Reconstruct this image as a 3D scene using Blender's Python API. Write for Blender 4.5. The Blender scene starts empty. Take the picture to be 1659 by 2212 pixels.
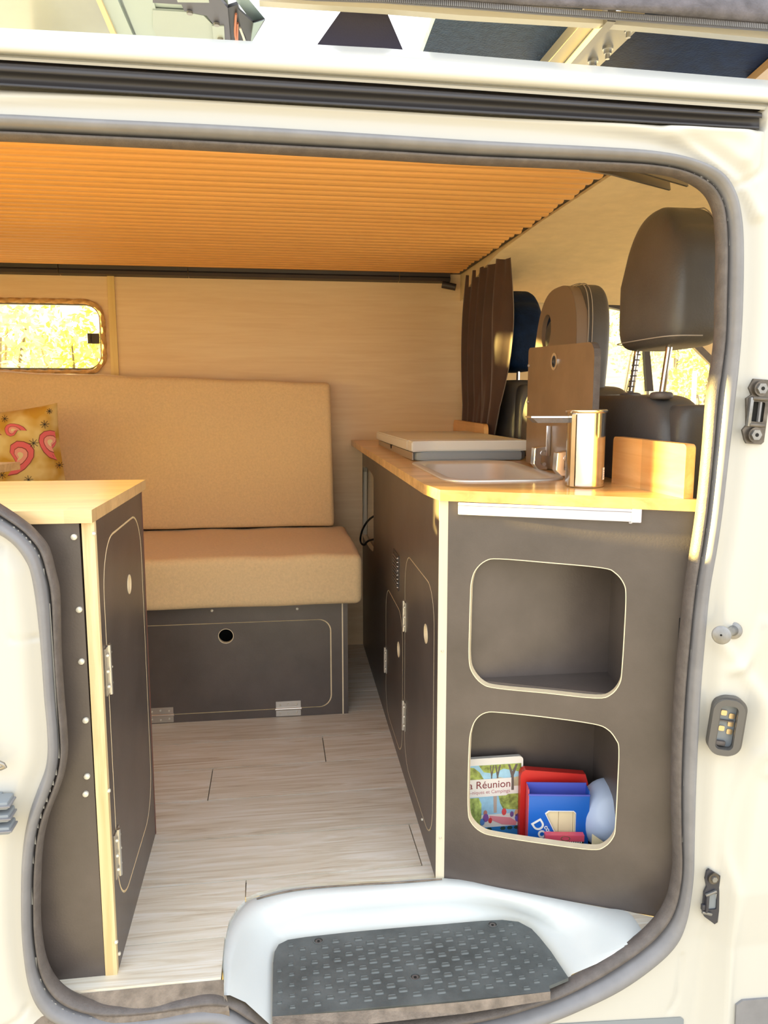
import bpy, bmesh, math, random
import numpy as np
from mathutils import Vector, Matrix
random.seed(7)
C = bpy.context.scene.collection
S = bpy.context.scene
PI = math.pi

# ---------------------------------------------------------------- camera (floor of the van is z = 0)
W, H, F = 1659, 2212, 1700.0
CZ = 0.9
def _axes():
    ey = np.array([(590 - W/2)/F, (868 - H/2)/F, 1.0]); ey /= np.linalg.norm(ey)
    a = math.radians(1.1)
    dn = np.array([math.sin(a), math.cos(a), 0.0]); dn = dn - ey*dn.dot(ey); dn /= np.linalg.norm(dn)
    ez = -dn
    ex = np.cross(ey, ez)
    if ex[0] < 0: ex = -ex
    return np.array([ex, ey, ez])
RM = _axes()                       # rows: world x, y, z axes written in (right, down, forward)
cam_data = bpy.data.cameras.new('camera'); cam = bpy.data.objects.new('camera', cam_data); C.objects.link(cam)
cam_data.sensor_fit = 'HORIZONTAL'; cam_data.sensor_width = 36.0; cam_data.lens = 36.0*F/W
cam_data.clip_start = 0.02; cam_data.clip_end = 500
_r, _d, _f = RM[:, 0], RM[:, 1], RM[:, 2]
mw = Matrix(((_r[0], -_d[0], -_f[0], 0), (_r[1], -_d[1], -_f[1], 0), (_r[2], -_d[2], -_f[2], CZ), (0, 0, 0, 1)))
cam.matrix_world = mw
S.camera = cam

# ---------------------------------------------------------------- world, sun, exposure
S.view_settings.view_transform = 'Standard'
S.view_settings.look = 'None'
S.view_settings.gamma = 1.0
S.view_settings.use_curve_mapping = False
S.view_settings.exposure = 1.28
wd = bpy.data.worlds.new('sky'); S.world = wd; wd.use_nodes = True
_nt = wd.node_tree; _nt.nodes.clear()
_o = _nt.nodes.new('ShaderNodeOutputWorld'); _b = _nt.nodes.new('ShaderNodeBackground')
_g = _nt.nodes.new('ShaderNodeTexCoord'); _s = _nt.nodes.new('ShaderNodeSeparateXYZ'); _cr = _nt.nodes.new('ShaderNodeValToRGB')
_nt.links.new(_g.outputs['Generated'], _s.inputs[0]); _nt.links.new(_s.outputs['Z'], _cr.inputs[0])
_cr.color_ramp.elements[0].position = 0.0; _cr.color_ramp.elements[0].color = (1.0, 0.97, 0.92, 1)
_cr.color_ramp.elements[1].position = 0.7; _cr.color_ramp.elements[1].color = (0.86, 0.93, 1.0, 1)
_nt.links.new(_cr.outputs[0], _b.inputs['Color']); _b.inputs['Strength'].default_value = 1.0
_nt.links.new(_b.outputs[0], _o.inputs[0])
sun_d = bpy.data.lights.new('sun', 'SUN'); sun = bpy.data.objects.new('sun', sun_d); C.objects.link(sun)
sun_d.energy = 24.0; sun_d.angle = math.radians(1.2); sun_d.color = (1.0, 0.74, 0.22)
_az = math.radians(-22.0); _el = math.radians(5.0)
sun_dir = Vector((math.cos(_az)*math.cos(_el), math.sin(_az)*math.cos(_el), -math.sin(_el)))
sun.rotation_euler = sun_dir.to_track_quat('-Z', 'Y').to_euler()
sun.location = (-6, 4, 3)

# ---------------------------------------------------------------- measuring helpers: a sight line meets a real plane
O0 = np.array([0, 0, CZ])
def ray(u, v): return RM @ np.array([(u - W/2)/F, (v - H/2)/F, 1.0])
def ay(u, v, y): r = ray(u, v); return O0 + r*(y/r[1])
def az(u, v, z): r = ray(u, v); return O0 + r*((z - CZ)/r[2])
def ax(u, v, x): r = ray(u, v); return O0 + r*(x/r[0])
def apl(u, v, o, n):
    r = ray(u, v); n = np.array(n, float); return O0 + r*((np.array(o, float) - O0).dot(n)/r.dot(n))

# ---------------------------------------------------------------- materials
MATS = {}
def mat(name, col, rough=0.5, metal=0.0, noise=0.0, nscale=(8, 8, 8), bump=0.0, bscale=None, coat=0.0, spec=0.5, detail=6, sheen=0.0):
    if name in MATS: return MATS[name]
    m = bpy.data.materials.new(name); m.use_nodes = True; nt = m.node_tree; N = nt.nodes; L = nt.links
    p = N['Principled BSDF']
    p.inputs['Base Color'].default_value = (*col, 1); p.inputs['Roughness'].default_value = rough
    p.inputs['Metallic'].default_value = metal; p.inputs['Coat Weight'].default_value = coat; p.inputs['Coat Roughness'].default_value = 0.12
    p.inputs['Specular IOR Level'].default_value = spec; p.inputs['Sheen Weight'].default_value = sheen
    if noise or bump:
        tc = N.new('ShaderNodeTexCoord'); mp = N.new('ShaderNodeMapping'); mp.inputs['Scale'].default_value = nscale
        L.new(tc.outputs['Object'], mp.inputs[0])
        nz = N.new('ShaderNodeTexNoise'); nz.inputs['Scale'].default_value = 1.0; nz.inputs['Detail'].default_value = detail; nz.inputs['Roughness'].default_value = 0.6
        L.new(mp.outputs[0], nz.inputs['Vector'])
        if noise:
            mx = N.new('ShaderNodeMix'); mx.data_type = 'RGBA'
            mx.inputs['A'].default_value = (*[c*(1 - noise) for c in col], 1); mx.inputs['B'].default_value = (*[min(1, c*(1 + noise)) for c in col], 1)
            mr = N.new('ShaderNodeMapRange'); mr.inputs['From Min'].default_value = 0.3; mr.inputs['From Max'].default_value = 0.7
            L.new(nz.outputs['Fac'], mr.inputs['Value']); L.new(mr.outputs[0], mx.inputs['Factor']); L.new(mx.outputs['Result'], p.inputs['Base Color'])
        if bump:
            if bscale:
                mp2 = N.new('ShaderNodeMapping'); mp2.inputs['Scale'].default_value = bscale; L.new(tc.outputs['Object'], mp2.inputs[0])
                nz2 = N.new('ShaderNodeTexNoise'); nz2.inputs['Scale'].default_value = 1.0; nz2.inputs['Detail'].default_value = 4; L.new(mp2.outputs[0], nz2.inputs['Vector'])
                src = nz2.outputs['Fac']
            else: src = nz.outputs['Fac']
            bp = N.new('ShaderNodeBump'); bp.inputs['Strength'].default_value = bump; bp.inputs['Distance'].default_value = 0.004
            L.new(src, bp.inputs['Height']); L.new(bp.outputs[0], p.inputs['Normal'])
    MATS[name] = m; return m

def wood(name, c1, c2, scale, rough=0.45, c3=None, coat=0.0, contrast=(0.35, 0.65), per_object=0.0, dist=1.0, axis='X', block=None):
    """wood grain stretched along `axis` (object coordinates)"""
    if name in MATS: return MATS[name]
    m = bpy.data.materials.new(name); m.use_nodes = True; nt = m.node_tree; N = nt.nodes; L = nt.links
    p = N['Principled BSDF']; p.inputs['Roughness'].default_value = rough; p.inputs['Coat Weight'].default_value = coat; p.inputs['Coat Roughness'].default_value = 0.15
    tc = N.new('ShaderNodeTexCoord'); mp = N.new('ShaderNodeMapping')
    s = [scale]*3; s['XYZ'.index(axis)] = scale*0.06; mp.inputs['Scale'].default_value = s
    L.new(tc.outputs['Object'], mp.inputs[0])
    vec = mp.outputs[0]
    oi = N.new('ShaderNodeObjectInfo')
    if per_object:
        mu = N.new('ShaderNodeMath'); mu.operation = 'MULTIPLY'; mu.inputs[1].default_value = 37.0; L.new(oi.outputs['Random'], mu.inputs[0])
        ad = N.new('ShaderNodeVectorMath'); ad.operation = 'ADD'; L.new(vec, ad.inputs[0]); L.new(mu.outputs[0], ad.inputs[1]); vec = ad.outputs[0]
    nz = N.new('ShaderNodeTexNoise'); nz.inputs['Scale'].default_value = 1.0; nz.inputs['Detail'].default_value = 8; nz.inputs['Roughness'].default_value = 0.62; nz.inputs['Distortion'].default_value = dist
    L.new(vec, nz.inputs['Vector'])
    cr = N.new('ShaderNodeValToRGB'); L.new(nz.outputs['Fac'], cr.inputs[0])
    cr.color_ramp.elements[0].position = contrast[0]; cr.color_ramp.elements[0].color = (*c1, 1)
    cr.color_ramp.elements[1].position = contrast[1]; cr.color_ramp.elements[1].color = (*c2, 1)
    if c3:
        e = cr.color_ramp.elements.new((contrast[0] + contrast[1])/2); e.color = (*c3, 1)
    out = cr.outputs[0]
    if block:      # glued staves of slightly different tone, printed grain only
        br = N.new('ShaderNodeTexBrick'); br.inputs['Scale'].default_value = 1.0
        br.inputs['Color1'].default_value = (0.86, 0.84, 0.8, 1); br.inputs['Color2'].default_value = (1.1, 1.06, 1.0, 1); br.inputs['Mortar'].default_value = (0.95, 0.93, 0.9, 1)
        br.inputs['Mortar Size'].default_value = 0.0; br.inputs['Brick Width'].default_value = block[0]; br.inputs['Row Height'].default_value = block[1]; br.inputs['Bias'].default_value = 0.0
        mb = N.new('ShaderNodeMapping'); L.new(tc.outputs['Object'], mb.inputs[0])
        if axis == 'Y': mb.inputs['Rotation'].default_value = (0, 0, PI/2)
        L.new(mb.outputs[0], br.inputs['Vector'])
        mm = N.new('ShaderNodeMix'); mm.data_type = 'RGBA'; mm.blend_type = 'MULTIPLY'; mm.inputs['Factor'].default_value = 1.0
        L.new(out, mm.inputs['A']); L.new(br.outputs['Color'], mm.inputs['B']); out = mm.outputs['Result']
    if per_object:
        hs = N.new('ShaderNodeHueSaturation'); mr = N.new('ShaderNodeMapRange'); mr.inputs['To Min'].default_value = 1 - per_object; mr.inputs['To Max'].default_value = 1 + per_object
        L.new(oi.outputs['Random'], mr.inputs['Value']); L.new(mr.outputs[0], hs.inputs['Value']); L.new(out, hs.inputs['Color']); out = hs.outputs[0]
    L.new(out, p.inputs['Base Color'])
    bp = N.new('ShaderNodeBump'); bp.inputs['Strength'].default_value = 0.12; bp.inputs['Distance'].default_value = 0.002; L.new(nz.outputs['Fac'], bp.inputs['Height']); L.new(bp.outputs[0], p.inputs['Normal'])
    MATS[name] = m; return m

M_white = mat('cream_paint', (0.56, 0.555, 0.515), 0.32, coat=0.35, noise=0.02, nscale=(3, 3, 3))
M_well = mat('step_well_paint', (0.70, 0.75, 0.76), 0.35, coat=0.3, noise=0.03, nscale=(6, 6, 6))
M_black = mat('dark_film_plywood', (0.094, 0.077, 0.070), 0.36, noise=0.22, nscale=(7, 7, 7), bump=0.05, bscale=(300, 300, 300), spec=0.6)
M_ply = wood('plywood_edge', (0.62, 0.46, 0.22), (0.86, 0.70, 0.42), 40, 0.55, axis='Z')
M_plycream = mat('plywood_cut_edge', (0.86, 0.74, 0.52), 0.6, noise=0.06, nscale=(50, 50, 50))
M_greypost = mat('pale_plywood_end', (0.72, 0.65, 0.50), 0.5, noise=0.08, nscale=(30, 30, 3))
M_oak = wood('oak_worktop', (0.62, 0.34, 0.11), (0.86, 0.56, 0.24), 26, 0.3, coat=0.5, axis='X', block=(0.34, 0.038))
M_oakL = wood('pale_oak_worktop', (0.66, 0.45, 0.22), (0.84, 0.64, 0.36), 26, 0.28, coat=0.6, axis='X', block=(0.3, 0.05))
M_board = wood('beech_board', (0.72, 0.38, 0.13), (0.88, 0.55, 0.24), 24, 0.35, axis='Y', coat=0.3, block=(0.12, 0.03))
M_wall = wood('wall_plywood', (0.80, 0.58, 0.33), (0.88, 0.68, 0.42), 60, 0.5, axis='X', contrast=(0.3, 0.7), dist=0.5)
M_batten = wood('batten_wood', (0.72, 0.52, 0.19), (0.88, 0.68, 0.3), 30, 0.5, axis='Z')
M_slat = wood('pine_slat', (0.83, 0.445, 0.145), (0.88, 0.49, 0.17), 40, 0.5, axis='X', per_object=0.04, dist=0.4)
M_floor = wood('washed_vinyl_plank', (0.58, 0.50, 0.39), (0.84, 0.82, 0.76), 55, 0.42, c3=(0.74, 0.69, 0.58), axis='X', contrast=(0.3, 0.62), per_object=0.05, dist=1.6)
M_fab = mat('tan_fabric', (0.80, 0.59, 0.33), 0.9, noise=0.07, nscale=(150, 150, 150), bump=0.25, bscale=(500, 500, 500), sheen=0.2)
M_rubber = mat('grey_rubber', (0.22, 0.22, 0.235), 0.42, noise=0.12, nscale=(20, 20, 20))
M_rubberd = mat('dark_rubber', (0.12, 0.105, 0.10), 0.5, noise=0.2, nscale=(60, 60, 60), bump=0.2, bscale=(400, 400, 400))
M_mat = mat('step_mat_rubber', (0.105, 0.118, 0.12), 0.6, noise=0.3, nscale=(16, 16, 16), bump=0.15, bscale=(200, 200, 200))
M_stud = mat('step_mat_stud', (0.125, 0.14, 0.14), 0.5, noise=0.2, nscale=(40, 40, 40))
M_felt = mat('dusty_brown_felt', (0.22, 0.18, 0.145), 0.95, noise=0.35, nscale=(40, 40, 40), bump=0.4, bscale=(300, 300, 300))
M_rail = mat('dark_rail', (0.045, 0.045, 0.055), 0.4)
M_trimd = mat('dark_plastic_trim', (0.05, 0.04, 0.04), 0.45)
M_zinc = mat('zinc_steel', (0.62, 0.60, 0.56), 0.35, 0.9)
M_chrome = mat('chrome', (0.85, 0.85, 0.85), 0.22, 1.0)
M_steel = mat('brushed_steel', (0.60, 0.58, 0.55), 0.12, 1.0, noise=0.1, nscale=(4, 4, 0.5))
M_sink = mat('sink_steel', (0.72, 0.72, 0.70), 0.42, 0.6)
M_bolt = mat('painted_screw', (0.75, 0.72, 0.62), 0.4, 0.3)
M_alu = mat('aluminium', (0.36, 0.34, 0.31), 0.35, 0.8)
M_seat = mat('dark_leatherette', (0.085, 0.082, 0.082), 0.42, noise=0.15, nscale=(12, 12, 12), bump=0.12, bscale=(250, 250, 250), spec=0.6)
M_seatshell = mat('seat_shell_plastic', (0.25, 0.185, 0.135), 0.55)  # brown base includes the warm bounce from the orange ceiling
M_thread = mat('grey_thread', (0.42, 0.38, 0.34), 0.8)
M_head = mat('cream_headliner', (0.80, 0.64, 0.40), 0.95, noise=0.06, nscale=(20, 20, 20), bump=0.15, bscale=(500, 500, 500))
M_curtain = mat('brown_curtain', (0.062, 0.028, 0.019), 0.65, noise=0.2, nscale=(10, 10, 10), sheen=0.3)
M_lidw = mat('white_plastic', (0.80, 0.77, 0.70), 0.35)
M_led = mat('white_light_bar', (0.66, 0.65, 0.73), 0.4)
M_gplast = mat('grey_plastic', (0.24, 0.27, 0.30), 0.4)
M_lid2 = mat('taupe_plastic', (0.36, 0.29, 0.22), 0.4)
M_tent = mat('charcoal_canvas', (0.13, 0.12, 0.135), 0.85, noise=0.35, nscale=(25, 25, 25), bump=0.4, bscale=(200, 200, 200))
M_zip = mat('grey_zip', (0.16, 0.16, 0.19), 0.6)
M_navy = mat('navy_panel', (0.004, 0.018, 0.060), 0.6, spec=0.15, noise=0.3, nscale=(30, 30, 30), bump=0.3, bscale=(180, 180, 180))
M_blue = mat('slate_felt_panel', (0.028, 0.055, 0.105), 0.5, spec=0.25, noise=0.35, nscale=(60, 60, 60), bump=0.7, bscale=(220, 220, 220))
M_pale = mat('pale_grey_panel', (0.42, 0.48, 0.47), 0.3, noise=0.05, nscale=(3, 3, 3))
M_palebar = mat('pale_green_bar', (0.42, 0.50, 0.51), 0.35)
M_bolt_d = mat('worn_steel_black', (0.13, 0.115, 0.10), 0.38, 0.7, noise=0.3, nscale=(60, 60, 60))
M_pin = mat('grey_steel_pin', (0.27, 0.27, 0.27), 0.38, 0.7, noise=0.2, nscale=(60, 60, 60))
M_brass = mat('brass_contact', (0.75, 0.58, 0.36), 0.3, 0.8)
M_rope = mat('jute_rope', (0.60, 0.36, 0.14), 0.85, noise=0.2, nscale=(60, 60, 60))
M_copper = mat('copper_wire', (0.55, 0.2, 0.12), 0.4)
M_red = mat('red_plastic', (0.62, 0.025, 0.02), 0.4)
M_bluep = mat('blue_vinyl', (0.015, 0.13, 0.55), 0.3)
M_bluei = mat('blue_vinyl_inside', (0.08, 0.11, 0.55), 0.45)
M_pink = mat('pink_card', (0.80, 0.10, 0.16), 0.35)
M_bowl = mat('pale_blue_bowl', (0.50, 0.60, 0.80), 0.35)
M_cream = mat('cream_tile', (0.80, 0.68, 0.42), 0.5)
M_paper = mat('white_print', (0.86, 0.84, 0.80), 0.5)
M_ink = mat('maroon_ink', (0.25, 0.05, 0.06), 0.6)
M_line = mat('dark_print', (0.04, 0.035, 0.03), 0.7)
M_hole = mat('dark_hollow', (0.01, 0.01, 0.01), 0.9)
M_ground = mat('dry_ground', (0.52, 0.45, 0.32), 0.95, noise=0.2, nscale=(1, 1, 1), bump=0.3, bscale=(6, 6, 6))
M_leafy = mat('yellow_green_leaves', (0.80, 0.80, 0.16), 0.6, noise=0.3, nscale=(4, 4, 4))
M_leafg = mat('pale_green_leaves', (0.78, 0.78, 0.42), 0.6, noise=0.3, nscale=(4, 4, 4))
M_bark = mat('grey_bark', (0.30, 0.24, 0.16), 0.9)
M_undl = mat('floor_underlay', (0.12, 0.10, 0.09), 0.9)

def glass_mat():
    m = bpy.data.materials.new('window_glass'); m.use_nodes = True; nt = m.node_tree; nt.nodes.clear()
    o = nt.nodes.new('ShaderNodeOutputMaterial'); t = nt.nodes.new('ShaderNodeBsdfTransparent'); g = nt.nodes.new('ShaderNodeBsdfGlossy'); mx = nt.nodes.new('ShaderNodeMixShader'); fr = nt.nodes.new('ShaderNodeFresnel')
    g.inputs['Roughness'].default_value = 0.02; t.inputs['Color'].default_value = (0.95, 0.97, 0.95, 1)
    nt.links.new(fr.outputs[0], mx.inputs[0]); nt.links.new(t.outputs[0], mx.inputs[1]); nt.links.new(g.outputs[0], mx.inputs[2]); nt.links.new(mx.outputs[0], o.inputs[0])
    return m
M_glass = glass_mat()

# ---------------------------------------------------------------- building helpers
def link(name, me, m, parent=None, smooth=False):
    me.name = name
    ms = m if isinstance(m, (list, tuple)) else [m]
    if not me.materials:
        for k in ms: me.materials.append(k)
    o = bpy.data.objects.new(name, me); C.objects.link(o)
    if parent is not None: o.parent = parent
    if smooth:
        for p in me.polygons: p.use_smooth = True
    return o
def raw(name, V, Fc, m, parent=None, smooth=False):
    me = bpy.data.meshes.new(name); me.from_pydata([tuple(map(float, v)) for v in V], [], [tuple(f) for f in Fc]); me.update()
    return link(name, me, m, parent, smooth)
def frombm(name, bm, m, parent=None, smooth=False, fix=True):
    if fix: bmesh.ops.recalc_face_normals(bm, faces=bm.faces)
    me = bpy.data.meshes.new(name); bm.to_mesh(me); bm.free()
    return link(name, me, m, parent, smooth)
def auto_smooth(o, ang=40):
    me = o.data
    for p in me.polygons: p.use_smooth = True
    me.set_sharp_from_angle(angle=math.radians(ang)); return o
def addbox(bm, lo, hi, M=None):
    vs = []
    for x in (lo[0], hi[0]):
        for y in (lo[1], hi[1]):
            for z in (lo[2], hi[2]):
                v = Vector((x, y, z));  vs.append(bm.verts.new(M @ v if M else v))
    for f in ((0, 1, 3, 2), (4, 6, 7, 5), (0, 4, 5, 1), (2, 3, 7, 6), (0, 2, 6, 4), (1, 5, 7, 3)): bm.faces.new([vs[i] for i in f])
def box(name, lo, hi, m, parent=None, bev=0.0, M=None, seg=2):
    bm = bmesh.new(); addbox(bm, lo, hi)
    bmesh.ops.recalc_face_normals(bm, faces=bm.faces)
    if bev: bmesh.ops.bevel(bm, geom=list(bm.edges), offset=bev, segments=seg, affect='EDGES', profile=0.5)
    if M: bmesh.ops.transform(bm, matrix=M, verts=bm.verts)
    o = frombm(name, bm, m, parent, fix=True)
    if bev: auto_smooth(o)
    return o
def empty(name, loc=(0, 0, 0)):
    o = bpy.data.objects.new(name, None); C.objects.link(o); o.location = loc; o.empty_display_size = 0.05; return o
def tag(o, label, cat, group=None):
    o['label'] = label; o['category'] = cat
    if group: o['group'] = group
    return o
def struct(o, label, cat='structure'):
    o['kind'] = 'structure'; o['label'] = label; o['category'] = cat; return o
def thing(name, label, cat, group=None, loc=(0, 0, 0)):
    # parts are built in world coordinates: the Empty stays at the thing's base and its parts are shifted back
    o = empty(name, loc); tag(o, label, cat, group); return o
ROOTS = []
def settle(root, loc):
    """move the thing's Empty to its base and keep the parts where they are"""
    root.location = loc
    for ch in root.children: ch.matrix_parent_inverse = Matrix.Translation(-Vector(loc))

def frame(o, u, v):
    u = Vector(u).normalized(); v = Vector(v); v = (v - u*v.dot(u)).normalized(); n = u.cross(v)
    M = Matrix((u, v, n)).transposed().to_4x4(); M.translation = Vector(o); return M
def plate(name, outer, holes, thick, M, m, parent=None, edge=None, bevel=0.0):
    """flat board with holes; polygons in local (u,v); front face at n=0, back at n=-thick"""
    cu = bpy.data.curves.new('c', 'CURVE'); cu.dimensions = '2D'; cu.fill_mode = 'BOTH'; cu.extrude = thick/2
    for poly in [outer] + list(holes):
        sp = cu.splines.new('POLY'); sp.points.add(len(poly) - 1); sp.use_cyclic_u = True
        for i, (a, b) in enumerate(poly): sp.points[i].co = (a, b, 0, 1)
    tmp = bpy.data.objects.new('c', cu); C.objects.link(tmp)
    me = bpy.data.meshes.new_from_object(tmp); bpy.data.objects.remove(tmp); bpy.data.curves.remove(cu)
    me.materials.clear(); me.materials.append(m); me.materials.append(edge or m)
    for p in me.polygons:
        p.material_index = 1 if abs(p.normal.z) < 0.5 else 0; p.use_smooth = False
    me.transform(M @ Matrix.Translation((0, 0, -thick/2)))
    o = bpy.data.objects.new(name, me); me.name = name; C.objects.link(o)
    if parent is not None: o.parent = parent
    return o
def rrect(x0, y0, x1, y1, r, n=8):
    out = []
    for cx, cy, a0 in ((x1 - r, y1 - r, 0), (x0 + r, y1 - r, 90), (x0 + r, y0 + r, 180), (x1 - r, y0 + r, 270)):
        for i in range(n + 1):
            a = math.radians(a0 + 90*i/n); out.append((cx + r*math.cos(a), cy + r*math.sin(a)))
    return out
def circ(cx, cy, r, n=20, ry=None):
    ry = ry or r; return [(cx + r*math.cos(2*PI*i/n), cy + ry*math.sin(2*PI*i/n)) for i in range(n)]
def smoothpoly(pts, n=6, closed=True):
    """Catmull-Rom through the points"""
    P = [np.array(p, float) for p in pts]; out = []; L = len(P)
    rng = range(L if closed else L - 1)
    for i in rng:
        if closed: p0, p1, p2, p3 = P[i-1], P[i], P[(i+1) % L], P[(i+2) % L]
        else: p0, p1, p2, p3 = P[max(i-1, 0)], P[i], P[i+1], P[min(i+2, L-1)]
        for k in range(n):
            t = k/n; out.append(0.5*((2*p1) + (-p0+p2)*t + (2*p0-5*p1+4*p2-p3)*t*t + (-p0+3*p1-3*p2+p3)*t**3))
    if not closed: out.append(P[-1])
    return out
def tube(name, pts, r, m, parent=None, n=10, closed=False, twist=0.0, bm=None, lobes=0):
    own = bm is None
    if own: bm = bmesh.new()
    P = [Vector(p) for p in pts]; L = len(P); rings = []
    up = Vector((0, 0, 1)); prev = None
    for i, p in enumerate(P):
        a = P[(i-1) % L] if (closed or i > 0) else P[i]; b = P[(i+1) % L] if (closed or i < L-1) else P[i]
        t = (b - a).normalized()
        if prev is None:
            s = t.cross(up); s = s if s.length > 0.1 else t.cross(Vector((1, 0, 0))); s.normalize()
        else:
            s = prev - t*prev.dot(t); s.normalize()
        prev = s; q = t.cross(s); rr = r[i] if isinstance(r, (list, tuple)) else r
        ring = []
        for k in range(n):
            an = 2*PI*k/n; ra = rr*(1 + (0.22*math.cos(lobes*an + twist*i) if lobes else 0))
            ring.append(bm.verts.new(p + s*math.cos(an)*ra + q*math.sin(an)*ra))
        rings.append(ring)
    for i in range(L if closed else L-1):
        A, B = rings[i], rings[(i+1) % L]
        for k in range(n): bm.faces.new([A[k], A[(k+1) % n], B[(k+1) % n], B[k]])
    if not closed:
        bm.faces.new(list(reversed(rings[0]))); bm.faces.new(rings[-1])
    if own: return auto_smooth(frombm(name, bm, m, parent), 50)
def cyl(name, a, b, r, m, parent=None, n=16, r2=None, bm=None):
    return tube(name, [a, b], [r, r2 if r2 is not None else r], m, parent, n, bm=bm)
def superq(name, c, s, m, parent=None, e1=0.5, e2=0.5, nu=28, nv=18, fn=None, M=None):
    """rounded block: centre c, half sizes s"""
    V = []; Fc = []
    sg = lambda a, e: math.copysign(abs(a)**e, a)
    for j in range(nv + 1):
        ph = -PI/2 + PI*j/nv
        for i in range(nu):
            th = 2*PI*i/nu
            p = Vector((s[0]*sg(math.cos(ph), e1)*sg(math.cos(th), e2), s[1]*sg(math.cos(ph), e1)*sg(math.sin(th), e2), s[2]*sg(math.sin(ph), e1)))
            if fn: p = Vector(fn(p))
            if M: p = M @ p
            V.append(p + Vector(c))
    for j in range(nv):
        for i in range(nu): Fc.append((j*nu + i, j*nu + (i+1) % nu, (j+1)*nu + (i+1) % nu, (j+1)*nu + i))
    bm = bmesh.new(); vs = [bm.verts.new(v) for v in V]
    for f in Fc: bm.faces.new([vs[k] for k in f])
    bmesh.ops.remove_doubles(bm, verts=bm.verts, dist=1e-5)
    return frombm(name, bm, m, parent, smooth=True)
def grid(name, P, m, parent=None, smooth=True, closed=False):
    """P[i][j] rows of points"""
    n, k = len(P), len(P[0]); V = [p for r in P for p in r]; Fc = []
    for i in range(n - (0 if closed else 1)):
        for j in range(k - 1): Fc.append((i*k + j, i*k + j+1, ((i+1) % n)*k + j+1, ((i+1) % n)*k + j))
    return raw(name, V, Fc, m, parent, smooth)
def text(name, s, size, M, m, parent=None, ext=0.0002, align='LEFT', bold=0.0):
    cu = bpy.data.curves.new('t', 'FONT'); cu.body = s; cu.size = size; cu.extrude = ext; cu.align_x = align; cu.offset = bold
    tmp = bpy.data.objects.new('t', cu); C.objects.link(tmp); me = bpy.data.meshes.new_from_object(tmp); bpy.data.objects.remove(tmp); bpy.data.curves.remove(cu)
    me.materials.clear(); me.materials.append(m); me.transform(M)
    o = bpy.data.objects.new(name, me); me.name = name; C.objects.link(o)
    if parent is not None: o.parent = parent
    return o
def screw(parent, p, nrm, r=0.004, m=None, name='screw'):
    p = Vector(p); n = Vector(nrm).normalized()
    bm = bmesh.new(); tube(None, [p - n*0.001, p + n*0.0022, p + n*0.0034], [r, r*0.92, r*0.5], None, n=10, bm=bm)
    return auto_smooth(frombm(name, bm, m or M_bolt, parent), 40)
def arc_bar(bm, path, r): tube(None, path, r, None, n=8, bm=bm)
def butt_hinge(parent, M, w, h, knr=0.004, nscr=3, axis='u'):
    """two leaves either side of a knuckle that runs along u; M: frame with n out of the surface"""
    hg = plate('hinge', rrect(-w/2, -h/2, w/2, -0.002, 0.001, 2), [], 0.0015, M @ Matrix.Translation((0, 0, 0.0018)), M_zinc, parent)
    plate('hinge_leaf', rrect(-w/2, 0.002, w/2, h/2, 0.001, 2), [], 0.0015, M @ Matrix.Translation((0, 0, 0.0018)), M_zinc, hg)
    k = cyl('hinge_knuckle', M @ Vector((-w/2 - 0.002, 0, 0.003)), M @ Vector((w/2 + 0.002, 0, 0.003)), knr, M_zinc, hg, 10)
    for sy in (-1, 1):
        for i in range(nscr):
            x = (-0.33 + 0.66*i/(nscr-1))*w; yy = sy*h*(0.26 + (0.06 if i == 1 else 0))
            screw(hg, M @ Vector((x, yy, 0.002)), (M.to_3x3() @ Vector((0, 0, 1))), 0.0028, M_bolt, 'hinge_screw')
    return hg

# ================================================================ STRUCTURE
YW = 2.84                                    # inner face of the far wall
# ---- floor: underlay and single planks
bm = bmesh.new(); addbox(bm, (-2.0, 1.40, -0.03), (0.9, YW + 0.05, -0.008)); addbox(bm, (-2.0, 1.155, -0.03), (-0.10, 1.40, -0.008))
floor = frombm('floor', bm, M_undl); struct(floor, 'pale washed wood floor of the camper', 'floor')
def plank(poly, z=0.0):
    return plate('plank', poly, [], 0.007, Matrix.Translation((0, 0, z)), M_floor, floor)
g = 0.0011
seams = [1.408, 1.562, 1.725, 1.884, 2.04, 2.20, 2.36, 2.52, 2.68, YW]
joints = {0: [-1.2, 0.272], 1: [-0.55], 2: [-0.165], 3: [0.115], 4: [-0.75], 5: [0.45, -0.35], 6: [0.0], 7: [-0.7, 0.5], 8: [0.25]}
for i in range(len(seams) - 1):
    xs = [-2.0] + sorted(joints[i]) + [0.34 if i < 9 else 0.9]
    for a, b in zip(xs[:-1], xs[1:]):
        plank([(a + g, seams[i] + 0.0016), (b - g, seams[i] + 0.0016), (b - g, seams[i+1] - 0.0016), (a + g, seams[i+1] - 0.0016)])
y0 = 1.249
plank([(-2, y0 + g), (-0.097, y0 + g), (-0.094, 1.29), (-0.082, 1.325), (-0.068, 1.345), (-0.068 - g, 1.408 - g), (-2, 1.408 - g)])
plank([(-0.068 + g, 1.352), (-0.045, 1.365), (-0.01, 1.374), (0.06, 1.378), (0.33, 1.372), (0.33, 1.408 - g), (-0.068 + g, 1.408 - g)])
plank([(-2, 1.154), (-0.099, 1.154), (-0.099, y0 - g), (-2, y0 - g)])
tri = [az(1345, 1966, 0.001)[:2], az(1425, 1984, 0.001)[:2], az(1392, 2016, 0.001)[:2]]
plate('plank', [tuple(p) for p in tri], [], 0.007, Matrix.Translation((0, 0, 0.001)), M_floor, floor)

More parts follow.
